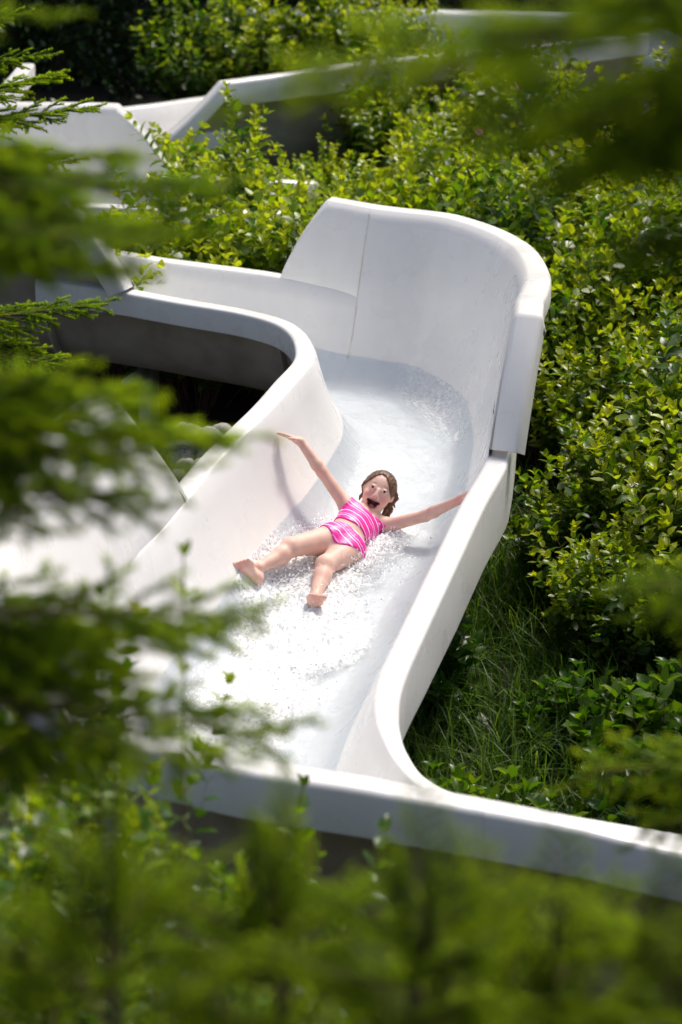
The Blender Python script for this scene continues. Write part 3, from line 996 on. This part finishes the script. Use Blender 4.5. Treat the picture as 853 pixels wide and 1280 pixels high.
def tube(pts, radii, n=5):
    pts = np.asarray(pts, float)
    T = np.gradient(pts, axis=0)
    V, F = [], []
    ref = np.array([.3, .2, .93])
    for i, p in enumerate(pts):
        t = unit(T[i]); a = np.cross(t, ref)
        if np.linalg.norm(a) < .1: a = np.cross(t, [1, 0, 0])
        a = unit(a); b = np.cross(t, a)
        for k in range(n):
            th = 2 * math.pi * k / n
            V.append(p + radii[i] * (a * math.cos(th) + b * math.sin(th)))
    for i in range(len(pts) - 1):
        for k in range(n):
            F.append((i * n + k, i * n + (k + 1) % n, (i + 1) * n + (k + 1) % n, (i + 1) * n + k))
    return V, F

def shrub_proto(seed, H=1.25, spread=.55, nst=30, ls=.068, young=.55, flowers=0, side=3, base_r=.16):
    r = np.random.default_rng(seed)
    stems, P, D, U, S, T, tips = [], [], [], [], [], [], []
    def axis(p0, d0, L, r0, depth):
        n = max(4, int(L / .05))
        pts = [np.array(p0)]; d = unit(d0)
        for i in range(n):
            d = unit(d + r.normal(0, .07, 3) + np.array([0, 0, .045 if depth == 0 else .06]))
            pts.append(pts[-1] + d * L / n)
        pts = np.array(pts)
        stems.append(tube(pts[::2] if len(pts) > 5 else pts, np.linspace(r0, r0 * .25, len(pts[::2] if len(pts) > 5 else pts)), 4))
        ph = r.random() * 6.28
        start = .30 if depth == 0 else .12
        for i in range(1, n + 1):
            f = i / n
            if f < start: continue
            t = unit(pts[i] - pts[i - 1])
            a = unit(np.cross(t, [.31, .77, .2])); b = np.cross(t, a)
            ph += 1.57 + r.normal(0, .3)
            reps = (0, 3.14159) if f < .93 else (0, 1.57, 3.14, 4.71)
            for q in reps:
                if r.random() < .12: continue
                o = a * math.cos(ph + q) + b * math.sin(ph + q)
                el = .55 + .5 * f + r.normal(0, .22)
                P.append(pts[i]); D.append(o * 1.0 + t * el * (.7 if f < .93 else 1.5) + np.array([0, 0, -.10 + .12 * f]))
                U.append(t + r.normal(0, .35, 3) + np.array([0, 0, .6]))
                S.append(ls * (.65 + .55 * r.random()) * (1.08 - .38 * f ** 3))
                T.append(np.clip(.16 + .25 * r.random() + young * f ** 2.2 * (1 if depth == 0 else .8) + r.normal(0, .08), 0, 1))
        if depth == 0:
            for _ in range(side):
                i = r.integers(int(n * .3), max(int(n * .85), int(n * .3) + 1))
                t = unit(pts[i] - pts[i - 1]); th = r.random() * 6.28
                o = np.array([math.cos(th), math.sin(th), .25])
                axis(pts[i], o * .8 + t * .8, L * (.22 + .2 * r.random()), r0 * .5, 1)
        tips.append(pts[-1])
    for k in range(nst):
        th = r.random() * 6.28; q = r.random() ** .6
        lean = spread * q
        axis((base_r * q * math.cos(th), base_r * q * math.sin(th), -.05), (lean * math.cos(th), lean * math.sin(th), 1), H * (.62 + .43 * r.random()) * (1.08 - .2 * q), .0055, 0)
    root = empty('leafy_shrub')
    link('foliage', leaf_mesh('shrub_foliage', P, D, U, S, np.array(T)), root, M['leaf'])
    v, f = merge(stems)
    link('stems', mesh('shrub_stems', v, f), root, M['stem'])
    tips = [t for t in tips if t[2] > H * .75]
    for i in range(min(flowers, len(tips))):
        t = tips[i * len(tips) // max(flowers, 1)]
        pts = []
        for _ in range(26):
            a = r.random() * 6.28; q = .028 * r.random() ** .5
            c = t + np.array([q * math.cos(a), q * math.sin(a), .012 - q * q * 9 + .004 * r.random()])
            pts.append((IV * .0052 * np.array([1, 1, .7]) + c, IF))
        v, f = merge(pts)
        link('flower_cluster', mesh('flower_cluster', v, f), root, M['petal'])
    return root

def tree_copy(root, loc, rz, sc, label, cat, group, name=None, tilt=(0, 0)):
    c = root.copy(); col.objects.link(c)
    if name: c.name = name
    c.location = loc; c.rotation_euler = (tilt[0], tilt[1], rz)
    c.scale = (sc, sc, sc) if isinstance(sc, (int, float)) else sc
    for ch in root.children:
        k = ch.copy(); col.objects.link(k); k.parent = c
        for g in ch.children:
            h = g.copy(); col.objects.link(h); h.parent = k
    tag(c, label, cat, group)
    return c

def drop(root):
    for ch in list(root.children): bpy.data.objects.remove(ch)
    bpy.data.objects.remove(root)

# flume footprints, to keep plants out of the troughs
FOOT = []
for t in np.arange(0, 28.01, .2):
    A, B, n = fl.at(t)
    FOOT.append((*(A + B)[:2] / 2, np.linalg.norm((A - B)[:2]) / 2))
FOOT = np.array(FOOT)
def clear_of_flume(x, y, m):
    return np.min(np.hypot(FOOT[:, 0] - x, FOOT[:, 1] - y) - FOOT[:, 2]) > m
BG = []
for a, b in (((-4, 4.7), (-1.3, 4.7)), ((-2.4, 6.4), (-1.4, 7.05)), ((-1.4, 7.05), (-.8, 7.5)), ((-.8, 7.5), (2.1, 9.2)), ((-1.1, 9.55), (3.2, 9.8)), ((2.1, 7.4), (4.3, 7.0))):
    for q in np.linspace(0, 1, 12): BG.append((a[0] + (b[0] - a[0]) * q, a[1] + (b[1] - a[1]) * q))
BG = np.array(BG)
def clear_of_bg(x, y, m=.8):
    return np.min(np.hypot(BG[:, 0] - x, BG[:, 1] - y)) > m

shr = [shrub_proto(21 + i, 1.2, .5 + .06 * i, 30, .092, .66, (2, 0, 1, 0, 2)[i]) for i in range(5)]
SHRUBS = 0
def scatter(xr, yr, step, hs, label, group, jit=.4, margin=.30, seed=1, cond=None, bgm=.8):
    global SHRUBS
    r = np.random.default_rng(seed)
    for y in np.arange(yr[0], yr[1], step):
        for x in np.arange(xr[0], xr[1], step):
            xx = x + r.uniform(-jit, jit) * step; yy = y + r.uniform(-jit, jit) * step
            h = hs(xx, yy) * r.uniform(.74, 1.18)
            k = r.integers(0, 5); rz = r.random() * 6.28
            if abs(xx + .05) > .121 * (yy + 12.9) + .7: continue          # out of sight
            if not clear_of_flume(xx, yy, margin) or not clear_of_bg(xx, yy, bgm): continue
            if cond and not cond(xx, yy): continue
            tree_copy(shr[k], (xx, yy, float(gz(xx, yy))), rz, (h / 1.2 * r.uniform(.9, 1.1), h / 1.2 * r.uniform(.9, 1.1), h / 1.2), label, 'shrub', group, 'leafy_shrub', (r.normal(0, .06), r.normal(0, .06)))
            SHRUBS += 1
# behind the cross run, left of the tall bank
scatter((-1.5, .35), (3.25, 4.15), .36, lambda x, y: 1.12 + .10 * math.sin(3 * x + y) - .25 * max(0, -x - .7), 'leafy green shrub in the thicket behind the cross run, left of the tall bank', 'shrubs behind the cross run', seed=3, margin=.34, bgm=.5)
scatter((-1.0, .6), (4.2, 6.6), .40, lambda x, y: (1.05 if y < 5.2 else .78) + .15 * math.sin(3 * x + y), 'leafy green shrub under the far slide bank with the sloping end', 'shrubs under the far slide bank', seed=13, margin=.2, bgm=.7)
# behind and right of the tall bank
scatter((.5, 4.2), (2.75, 4.3), .40, lambda x, y: 1.12 + .15 * math.sin(2 * x + 1.7 * y), 'leafy green shrub close behind the tall curved bank', 'shrubs close behind the tall bank', seed=4, margin=.62)
scatter((.5, 4.2), (4.3, 7.6), .44, lambda x, y: .98 + .15 * math.sin(2 * x + 1.7 * y), 'leafy green shrub upslope between the tall bank and the far slide', 'shrubs upslope of the tall bank', seed=14, margin=.32, bgm=.7)
# right flank of the straight run
scatter((1.0, 3.2), (.9, 2.75), .36, lambda x, y: 1.02 + .1 * math.sin(4 * x + 2 * y), 'leafy green shrub beside the outer right side of the tall bank', 'shrubs right of the tall bank', seed=5, margin=.46)
scatter((1.0, 3.0), (-.45, .9), .36, lambda x, y: .92 + .1 * math.sin(4 * x + 2 * y), 'leafy green shrub on the slope to the right of the straight run', 'shrubs right of the straight run', seed=15, margin=.36, cond=lambda x, y: x > 1.05 - .25 * y)
weed = shrub_proto(71, .46, .9, 14, .105, .10, 0, 2, .14)
r_ = np.random.default_rng(31)
for i in range(20):
    x, y = r_.uniform(.35, 2.0), r_.uniform(-2.9, .1)
    if abs(x + .05) > .121 * (y + 12.9) + .2: continue
    tree_copy(weed, (x, y, float(gz(x, y))), r_.random() * 6.28, r_.uniform(.75, 1.25), 'broad leaved dark weed growing in the shaded grass right of the slide', 'weed', 'weeds in the shaded grass', 'leafy_weed')
drop(weed)
# beyond the far slides
scatter((-1.1, .9), (8.7, 9.4), .4, lambda x, y: 1.2, 'leafy shrub with pale flowers behind the far slide bank', 'shrubs behind the far slide bank', seed=8, bgm=.5)
scatter((-3.0, -1.5), (5.9, 6.6), .5, lambda x, y: .8, 'leafy shrub left of the far slide bank', 'shrubs left of the far slide bank', seed=9, margin=.3, bgm=.5)
print('shrubs', SHRUBS)

# pink blossoms on a bush behind the bank
def blossoms():
    r = np.random.default_rng(5)
    root = empty('flowering_bush', (1.35, 5.9, float(gz(1.35, 5.9))))
    tag(root, 'wild rose bush with small pink flowers behind the tall bank', 'bush')
    for ch in shr[1].children:
        k = ch.copy(); col.objects.link(k); k.parent = root
    root.scale = (1.1, 1.1, 1.1)
    v, f = [], []
    parts = []
    for a in range(5):
        th = a * 1.2566
        c = np.array([math.cos(th), math.sin(th), .12]) * .011
        parts.append((IV * [.010, .010, .004] + c, IF))
    v, f = merge(parts)
    me = mesh('flower', v, f); me.materials.append(M['pink_petal'])
    for i in range(9):
        o = link('flower', me, root)
        o.location = (r.uniform(-.45, .45), r.uniform(-.5, .1), r.uniform(.75, 1.22))
        o.rotation_euler = (R(60) + r.normal(0, .3), r.normal(0, .3), r.random() * 6)
        o.scale = (1.5,) * 3
blossoms()

# ------------------------------------------------------------------ grass and weeds
def grass():
    r = np.random.default_rng(4)
    pts = []
    def fill(n, xr, yr, L, cond=None, chk=True):
        k = 0
        cl = np.stack([r.uniform(*xr, n // 9), r.uniform(*yr, n // 9)], -1)
        for c in cl:
            for _ in range(9):
                x, y = c + r.normal(0, .045, 2)
                if cond and not cond(x, y): continue
                if chk and not clear_of_flume(x, y, .03): continue
                pts.append((x, y, L * r.uniform(.55, 1.25)))
    fill(12500, (-.05, 2.4), (-3.0, 1.3), .38, lambda x, y: x > -.05, False)
    fill(1500, (.7, 2.8), (-.2, 2.2), .36)
    fill(1400, (-2.2, -.3), (-1.4, 1.2), .22, lambda x, y: x < -.9)
    fill(900, (-2.6, 2.4), (-6.0, -4.3), .4)
    pts_ = np.array(pts)
    n = len(pts_); K = 6
    th = r.random(n) * 6.28
    lean = r.uniform(.15, .95, n)
    w = r.uniform(.0022, .0048, n)
    s = np.linspace(0, 1, K)
    base = np.stack([pts_[:, 0], pts_[:, 1], gz(pts_[:, 0], pts_[:, 1]) - .01], -1)
    o = np.stack([np.cos(th), np.sin(th)], -1)
    hx = (lean[:, None] * s[None] ** 2.1) * pts_[:, 2:3]
    hz = (s[None] - .42 * lean[:, None] * s[None] ** 3) * pts_[:, 2:3]
    C = np.zeros((n, K, 3)); C[..., :2] = base[:, None, :2] + o[:, None] * hx[..., None]; C[..., 2] = base[:, 2:3] + hz
    ww = w[:, None] * (1 - s[None] ** 2.5) + .0003
    sdv = np.stack([-o[:, 1], o[:, 0], np.zeros(n)], -1)
    V = np.stack([C + sdv[:, None] * ww[..., None], C - sdv[:, None] * ww[..., None]], 2).reshape(n, K * 2, 3)
    q = np.array([(2 * i, 2 * i + 1, 2 * i + 3, 2 * i + 2) for i in range(K - 1)])
    F = (q[None] + (np.arange(n) * K * 2)[:, None, None]).reshape(-1, 4)
    me = np_mesh('grass', V.reshape(-1, 3), [F])
    set_attr(me, 'tone', np.repeat(np.clip(r.normal(.5, .22, n), 0, 1), K * 2))
    tag(link('grass', me, None, M['grass']), 'tall green grass growing beside and below the slide', 'grass', kind='stuff')
grass()

# ------------------------------------------------------------------ spruces
def bough_proto(seed, nl=26, green=.5):
    """unit-long spruce bough along +X: twigs and needles"""
    r = np.random.default_rng(seed)
    tw, tubes_ = [], []
    def curve(p, d, L, n, droop):
        pts = [np.array(p, float)]; d = unit(d)
        for i in range(n):
            d = unit(d + r.normal(0, .035, 3) + np.array([0, 0, droop]))
            pts.append(pts[-1] + d * L / n)
        return np.array(pts)
    main = curve((0, 0, 0), (1, 0, .05), 1.0, 14, -.012)
    tubes_.append(tube(main, np.linspace(.011, .002, len(main)), 5))
    tw.append((main[3:], .75))
    for i in range(nl):
        f = .16 + .82 * (i + r.random() * .5) / nl
        j = min(int(f * 14), 13); p = main[j] + (main[j + 1] - main[j]) * (f * 14 - j)
        sgn = 1 if i % 2 else -1
        L = (.12 + .42 * (1 - f)) * r.uniform(.75, 1.2)
        pts = curve(p, (.75, sgn * .85, r.normal(.02, .16)), L, 6, -.02)
        tubes_.append(tube(pts, np.linspace(.0045, .0012, 7), 4))
        tw.append((pts, .9))
        for q in range(int(L / .075)):
            g = .3 + .6 * (q + r.random()) / (L / .075)
            if g > .92: continue
            k = min(int(g * 6), 5); pp = pts[k]
            dd = unit(pts[k + 1] - pts[k]); ss = 1 if q % 2 else -1
            lat = np.cross(dd, [0, 0, 1])
            p2 = curve(pp, dd * .8 + lat * ss * .75 + [0, 0, r.normal(0, .12)], L * .30 * r.uniform(.7, 1.2), 4, -.02)
            tubes_.append(tube(p2, np.linspace(.0028, .001, 5), 3))
            tw.append((p2, 1))
    P, D, Tn, Ls = [], [], [], []
    for pts, yg in tw:
        L = np.sum(np.linalg.norm(np.diff(pts, axis=0), axis=1))
        n = int(L / .00085)
        if n < 4: continue
        f = r.random(n); seg = f * (len(pts) - 1); k = np.minimum(seg.astype(int), len(pts) - 2)
        p = pts[k] + (pts[k + 1] - pts[k]) * (seg - k)[:, None]
        t = pts[k + 1] - pts[k]; t /= np.linalg.norm(t, axis=1)[:, None]
        o = r.normal(0, 1, (n, 3)); o -= t * np.sum(o * t, 1)[:, None]; o /= np.linalg.norm(o, axis=1)[:, None]
        o[:, 2] += .25
        P.append(p); D.append(o * .85 + t * .75)
        end = np.clip((f - .45) / .4, 0, 1)
        Tn.append(np.clip(.22 + r.normal(0, .12, n) + green * end * yg, 0, 1))
        Ls.append(r.uniform(.014, .023, n))
    P, D, Tn, Ls = map(np.concatenate, (P, D, Tn, Ls))
    D /= np.linalg.norm(D, axis=1)[:, None]
    a = np.cross(D, [.3, .5, .8]); a /= np.linalg.norm(a, axis=1)[:, None]
    b = np.cross(D, a)
    w = .0016
    V = np.stack([P + a * w, P - a * .5 * w + b * .87 * w, P - a * .5 * w - b * .87 * w, P + D * Ls[:, None]], 1)
    F = np.array([(0, 1, 3), (1, 2, 3), (2, 0, 3)])
    F = (F[None] + (np.arange(len(P)) * 4)[:, None, None]).reshape(-1, 3)
    me = np_mesh('needles', V.reshape(-1, 3), [F], smooth=False)
    set_attr(me, 'tone', np.repeat(Tn, 4))
    me.materials.append(M['needle'])
    v, f = merge(tubes_)
    tm = mesh('twigs', v, f); tm.materials.append(M['twig'])
    return me, tm
BOUGH = [bough_proto(1, 24, .55), bough_proto(2, 28, .5), bough_proto(3, 22, .6)]

def bough(root, origin, az, el, L, seed, roll=0):
    """origin in root space; az 0 = +X"""
    me, tm = BOUGH[seed % 3]
    o = link('bough', tm, root)
    o.location = origin
    o.rotation_euler = Euler((roll, -el, az), 'XYZ')
    o.scale = (L, L, L)
    link('needles', me, o)

def spruce(x, y, height, label, boughs=(), auto=None, r0=.05, seed=0, base=None, group='spruces around the slide'):
    z = float(gz(x, y)) - .05 if base is None else base
    root = empty('spruce_tree', (x, y, z))
    tag(root, label, 'spruce', group)
    r = np.random.default_rng(seed + 100)
    pts = [(r.normal(0, .01), r.normal(0, .01), h) for h in np.linspace(0, height, 9)]
    v, f = tube(pts, np.linspace(r0, .006, 9), 9)
    link('trunk', mesh('trunk', v, f), root, M['bark'])
    for (zz, az, el, L, ro) in boughs:
        bough(root, (0, 0, zz - z), R(az), R(el), L, r.integers(0, 3), R(ro))
    if auto:
        h0, h1, n, L0, L1 = auto
        az = r.random() * 360
        for i in range(n):
            q = (i + .5) / n
            az += 137.5 + r.normal(0, 12)
            L = (L0 + (L1 - L0) * q) * r.uniform(.8, 1.15)
            bough(root, (0, 0, h0 + (h1 - h0) * q), R(az), R(-4 + 38 * q ** 2 + r.normal(0, 6)), L, r.integers(0, 3), r.normal(0, .15))
    return root

# in focus, at the left edge beside the cross run
spruce(-2.12, .9, 4.2, 'green spruce at the left edge beside the cross run, nearly in focus',
       boughs=[(2.02, 6, 2, .92, 0), (1.93, -28, -6, .80, 10), (1.74, 10, -14, .66, -8), (1.60, -50, -8, .75, 5), (1.5, -5, -16, .60, 0), (2.12, -60, 0, .7, 0),
               (2.98, 5, 5, .90, 0), (2.86, -22, -2, .82, 8), (3.10, 25, 6, .80, -5), (2.75, 12, -8, .78, 0), (3.25, -10, 8, .70, 0), (2.62, -40, -6, .72, 0), (3.42, 14, 10, .6, 0), (2.48, -15, -12, .55, 0),
               (1.35, -40, -12, .8, 0), (1.3, 20, -14, .7, 0), (2.3, -75, -2, .7, 0), (2.2, 160, 0, .8, 0), (2.7, 200, 0, .7, 0), (3.0, 120, 5, .7, 0), (1.6, 140, -5, .9, 0)],
       auto=(2.9, 4.1, 14, .5, .18), seed=1)
# out of focus, left foreground
spruce(-1.02, -8.0, 4.2, 'blurred spruce in the left foreground reaching over the slide',
       boughs=[(4.37, 4, -5, .78, 0), (4.33, -25, -5, .70, 10), (4.31, 22, -4, .76, -10), (4.40, 40, -2, .7, 0), (4.27, -8, -6, .6, 0), (4.29, 12, -7, .62, 0),
               (3.99, 3, -3, .80, 0), (3.95, -22, -5, .76, 6), (3.91, 16, -7, .80, -8), (3.86, -8, -9, .66, 0), (3.97, 38, -3, .7, 0), (3.88, -40, -6, .6, 0),
               (3.56, 4, -3, .84, 0), (3.52, -20, -4, .82, 8), (3.50, 20, -7, .82, -8), (3.44, -4, -9, .88, 0), (3.46, 38, -5, .72, 0), (3.36, 12, -14, .6, 0),
               (4.62, 10, 6, .5, 0), (4.7, -30, 10, .45, 0), (4.0, 170, -4, .7, 0), (3.5, 200, -5, .8, 0), (4.3, 150, 0, .6, 0), (3.2, 90, -8, .8, 0), (3.1, -80, -8, .7, 0)],
       auto=(3.5, 4.15, 8, .4, .15), seed=2)
# out of focus, upper right, close to the viewer
spruce(.86, -9.45, 4.2, 'strongly blurred spruce in the upper right foreground close to the viewer',
       boughs=[(4.91, 179, -7, 1.0, 0), (4.86, 181, -10, .78, 0), (4.84, 190, -10, .66, 6), (4.80, 176, -11, .70, -6), (4.76, 184, -11, .68, 0), (4.72, 178, -9, .66, 0), (4.67, 187, -9, .60, 0),
               (4.82, 196, -8, .55, 0), (4.86, 164, -8, .60, 0), (4.74, 170, -8, .55, 0), (4.62, 180, -9, .54, 0), (4.56, 174, -8, .46, 0), (4.50, 186, -8, .40, 0),
               (5.1, 200, 4, .7, 0), (5.05, 160, 4, .7, 0), (4.7, 20, -8, .7, 0), (4.5, -30, -8, .8, 0), (4.3, 60, -8, .8, 0)],
       auto=(2.6, 4.1, 10, .55, .2), seed=3)
# out of focus, right edge
spruce(1.22, -7.4, 3.1, 'blurred spruce at the right edge with one bough tip over the grass',
       boughs=[(3.05, 178, -2, .78, 0), (3.00, 186, -6, .66, 0), (3.42, 180, 0, .72, 0), (3.38, 172, -4, .66, 0), (3.36, 190, -3, .6, 0), (3.0, 150, -4, .6, 0), (2.9, 215, -6, .6, 0), (3.3, 30, 0, .7, 0), (3.0, -40, -5, .7, 0), (2.8, 90, -5, .7, 0)],
       auto=(2.0, 3.0, 8, .5, .2), seed=4)
for x, y, h, lb in ((2.75, -.25, 5.2, 'unseen tall spruce added beyond the right edge to shade the grass, upper one'), (2.6, -1.35, 4.8, 'unseen tall spruce added beyond the right edge to shade the grass, lower one'), (3.3, -.9, 5.4, 'unseen tall spruce added farther beyond the right edge to shade the grass')):
    spruce(x, y, h, lb, auto=(.6, h - .1, 60, 1.0, .22), r0=.08, seed=int(h * 10))  # unseen spruces, added out of view to cast shade on the lower right grass
# young spruces below the viewer: only their tops reach the picture
for i, (x, y, top, label) in enumerate((
        (-.40, -8.9, 3.56, 'young blurred spruce top at the bottom left corner of the picture'), (-.15, -8.7, 3.46, 'young blurred spruce top at the bottom edge, left of the middle'),
        (.08, -8.9, 3.52, 'young blurred spruce with the tallest top at the bottom middle'), (.28, -8.7, 3.36, 'young blurred spruce top at the bottom edge, right of the middle'),
        (.48, -8.9, 3.42, 'young blurred spruce top at the bottom right corner of the picture'), (-.70, -7.2, 2.55, 'young blurred spruce at the far left of the bottom edge'),
        (-.25, -7.2, 2.62, 'second row young spruce below the front slide wall, left'), (.30, -7.0, 2.50, 'second row young spruce below the front slide wall, middle'), (.80, -7.0, 2.22, 'second row young spruce below the front slide wall, right'))):
    g = float(gz(x, y))
    top += 0 if i < 5 else .04
    spruce(x, y, top - g, label, boughs=[(top - .22, 30 * i, 84, .30, 0), (top - .30, 30 * i + 90, 74, .30, 40), (top - .30, 30 * i + 230, 76, .28, 80)], auto=(.35, top - g - .08, 46, .68, .22), r0=.03, seed=20 + i, group='young spruces below the viewer')

# leafy shrub in front of the slide at the lower left, and single sprigs
fs = shrub_proto(61, 2.2, .30, 26, .078, .45, 0, 5, .3)
for (x, y, h, lb) in ((-.86, -5.35, 2.18, 'soft focus leafy shrub in front of the lower bend, nearest the middle'), (-1.15, -5.6, 2.35, 'soft focus leafy shrub in front of the lower bend at the left edge'), (-.62, -5.9, 1.86, 'soft focus low leafy shrub under the front slide wall at left'), (-1.0, -6.2, 2.05, 'soft focus leafy shrub between the lower bend and the young spruces')):
    tree_copy(fs, (x, y, float(gz(x, y))), x * 7, h / 2.2, lb, 'shrub', 'shrubs in front of the lower bend', 'leafy_shrub')
drop(fs)
def sprig(p0, p1, label, npair=4, ls=.06, seed=0):
    r = np.random.default_rng(seed)
    p0, p1 = np.array(p0), np.array(p1)
    n = 26
    pts = np.array([p0 + (p1 - p0) * q + np.array([.05 * math.sin(q * 3.2), .02 * math.sin(q * 5), .06 * q * (1 - q)]) for q in np.linspace(0, 1, n)])
    root = empty('leafy_sprig', p0)
    tag(root, label, 'sprig', 'sprigs in front of the slide')
    v, f = tube(pts - p0, np.linspace(.007, .0022, n), 6)
    link('stem', mesh('sprig_stem', v, f), root, M['stem'])
    P, D, U, S = [], [], [], []
    t = unit(pts[-1] - pts[-3])
    for i in range(npair):
        q = pts[-1 - i] - p0; th = i * 1.4 + r.random()
        for sg in (1, -1):
            o = np.array([math.cos(th) * sg, math.sin(th) * sg * .7, 0])
            P.append(q); D.append(t * (1.3 if i == 0 else .55) + o * (.5 if i == 0 else 1)); U.append(t + r.normal(0, .3, 3) + np.array([0, -.3, .3])); S.append(ls * r.uniform(.75, 1.15) * (.7 if i == 0 else 1))
    link('foliage', leaf_mesh('sprig_foliage', P, D, U, S, r.uniform(.4, .75, len(P))), root, M['leaf'])
sprig((-.55, -5.4, float(gz(-.55, -5.4))), (-.16, -5.15, 2.06), 'single leafy sprig standing in front of the front slide wall', 4, .07, 1)
sprig((-.62, -6.3, float(gz(-.62, -6.3))), (-.43, -6.3, 3.14), 'single tall leafy sprig in front of the left slide bank', 4, .065, 2)
sprig((-.85, -6.3, float(gz(-.85, -6.3))), (-.62, -6.4, 3.07), 'short leafy sprig beside the left slide bank', 3, .055, 3)

# ------------------------------------------------------------------ woodland behind
def tree_proto(seed, H=6.5, crown0=1.0, spreadr=1.5, n=4600, ls=.11):
    r = np.random.default_rng(seed)
    root = empty('woodland_tree')
    tubes_ = []
    pts = np.array([(r.normal(0, .04) * q, r.normal(0, .04) * q, H * q) for q in np.linspace(0, 1, 10)])
    tubes_.append(tube(pts, np.linspace(.11, .02, 10), 9))
    clumps = []
    for i in range(34):
        q = (i + r.random()) / 34
        z = crown0 + (H - crown0) * q
        th = i * 2.4 + r.normal(0, .4); L = spreadr * (1 - .6 * q) * r.uniform(.5, 1.1)
        e = np.array([math.cos(th) * L, math.sin(th) * L, z + L * .15])
        b = np.array([0, 0, z - L * .25])
        mid = (b + e) / 2 + r.normal(0, .08, 3)
        tubes_.append(tube([b, mid, e], [.028, .018, .006], 5))
        for f in (.45, .7, .95): clumps.append((b + (e - b) * f, .22 + .2 * L * f))
    link('trunk', mesh('tree_trunk', *merge(tubes_)), root, M['bark'])
    C = np.array([c for c, _ in clumps]); W = np.array([w for _, w in clumps])
    k = r.integers(0, len(C), n)
    P = C[k] + r.normal(0, 1, (n, 3)) * W[k][:, None] * [.6, .6, .42]
    D = r.normal(0, 1, (n, 3)); D[:, 2] -= .3
    U = r.normal(0, .5, (n, 3)) + [0, 0, 1]
    link('crown', leaf_mesh('tree_crown', P, D, U, ls * r.uniform(.6, 1.2, n), np.clip(r.normal(.45, .25, n), 0, 1), 1.1), root, M['leaf_dark'])
    return root
tp = [tree_proto(41, 6.5, .9), tree_proto(42, 7.2, 1.2), tree_proto(43, 5.8, .5)]
for i, (x, y, k, s) in enumerate(((-2.45, 11.0, 1, 1), (-1.62, 11.3, 0, 1), (-3.6, 10.2, 2, 1), (-.7, 12.4, 1, 1), (.4, 12.2, 2, 1), (-2.0, 13.2, 0, 1.1), (-3.2, 13.0, 1, 1.1), (1.6, 13.4, 0, 1), (3.2, 13.2, 2, 1.1), (-4.6, 12.0, 0, 1), (-.4, 14.4, 0, 1.2), (1.0, 15.2, 1, 1.1), (2.6, 15.4, 0, 1.2), (4.3, 14.6, 1, 1.1), (-3.4, 8.3, 2, .8), (4.4, 12.0, 1, 1))):
    lb = {0: 'tall tree with a dark trunk at the left of the far woodland', 1: 'tree with a dark trunk beside the left end of the far slide bank'}.get(i, 'dark leafy tree in the shaded woodland behind the slides')
    tree_copy(tp[k], (x, y, float(gz(x, y)) - .05), i * 1.3, s, lb, 'tree', 'woodland trees behind the slides', 'woodland_tree')
bu = tree_proto(47, 2.2, .12, 1.1, 2600, .10)
for i, (x, y, sc) in enumerate(((-3.0, 9.6, .55), (-2.3, 9.9, .6), (-1.7, 10.0, .55), (-1.2, 10.4, .6), (-2.7, 10.8, .6), (-2.0, 11.8, .7), (-.4, 11.2, .6), (.6, 11.4, .6), (1.3, 11.9, .6), (2.1, 12.4, .6), (-3.6, 11.4, .7), (3.2, 12.0, .6))):
    tree_copy(bu, (x, y, float(gz(x, y)) - .05), i * 2.1, sc, 'dark bush in the undergrowth of the woodland behind the slides', 'bush', 'undergrowth of the woodland', 'woodland_bush')
drop(bu)
for q in tp: drop(q)
for q in shr: drop(q)

# ------------------------------------------------------------------ fence at the top right
def fence():
    root = empty('rail_fence', (2.2, 11.4, float(gz(2.2, 11.4))))
    tag(root, 'brown wooden post and rail fence at the top right', 'fence')
    for i, x in enumerate((-.15, 1.7)):
        v, f = cyl((x, 0, -.2), (x, 0, 1.0), .06, .055, 10)
        link('post', mesh('post', v, f), root, M['wood'])
    for z in (.62, .25):
        v, f = cyl((-.2, -.06, z - .02), (1.9, -.06, z + .05), .04, .036, 10)
        link('rail', mesh('rail', v, f), root, M['wood'])
fence()

# ------------------------------------------------------------------ stones under the cross run
def rocks():
    r = np.random.default_rng(9)
    protos = []
    for k in range(6):
        import bmesh
        bm = bmesh.new()
        bmesh.ops.create_icosphere(bm, subdivisions=3, radius=1)
        sd = r.uniform(0, 50, 3); ax = r.uniform(.65, 1.25, 3)
        P = np.array([v.co[:] for v in bm.verts])
        n = vnoise(P * 1.3 + sd, k) * .7 + vnoise(P * 3.1 + sd, k + 9) * .25
        for v, q, a in zip(bm.verts, P, n): v.co = Vector(q * ax * (.62 + .6 * a) * [1, 1, .72])
        me = bpy.data.meshes.new('stone'); bm.to_mesh(me); bm.free(); me.shade_smooth(); me.materials.append(M['rock'])
        protos.append(me)
    n = 0
    while n < 190:
        x, y = (r.uniform(-.95, -.42), r.uniform(.35, 1.15)) if n < 90 else (r.normal(-.85, .28), r.normal(.85, .28)) if n < 150 else (r.uniform(-2.1, -.15), r.uniform(-.2, 2.6))
        s = .035 + .075 * r.random() ** 2.2
        o = link('stone', protos[r.integers(0, 6)])
        o.location = (x, y, float(gz(x, y)) + s * .25)
        o.scale = (s, s, s)
        o.rotation_euler = r.uniform(0, 6.28, 3)
        tag(o, 'grey rounded stone in the shade under the cross run', 'stone', 'stones under the slide')
        n += 1
rocks()
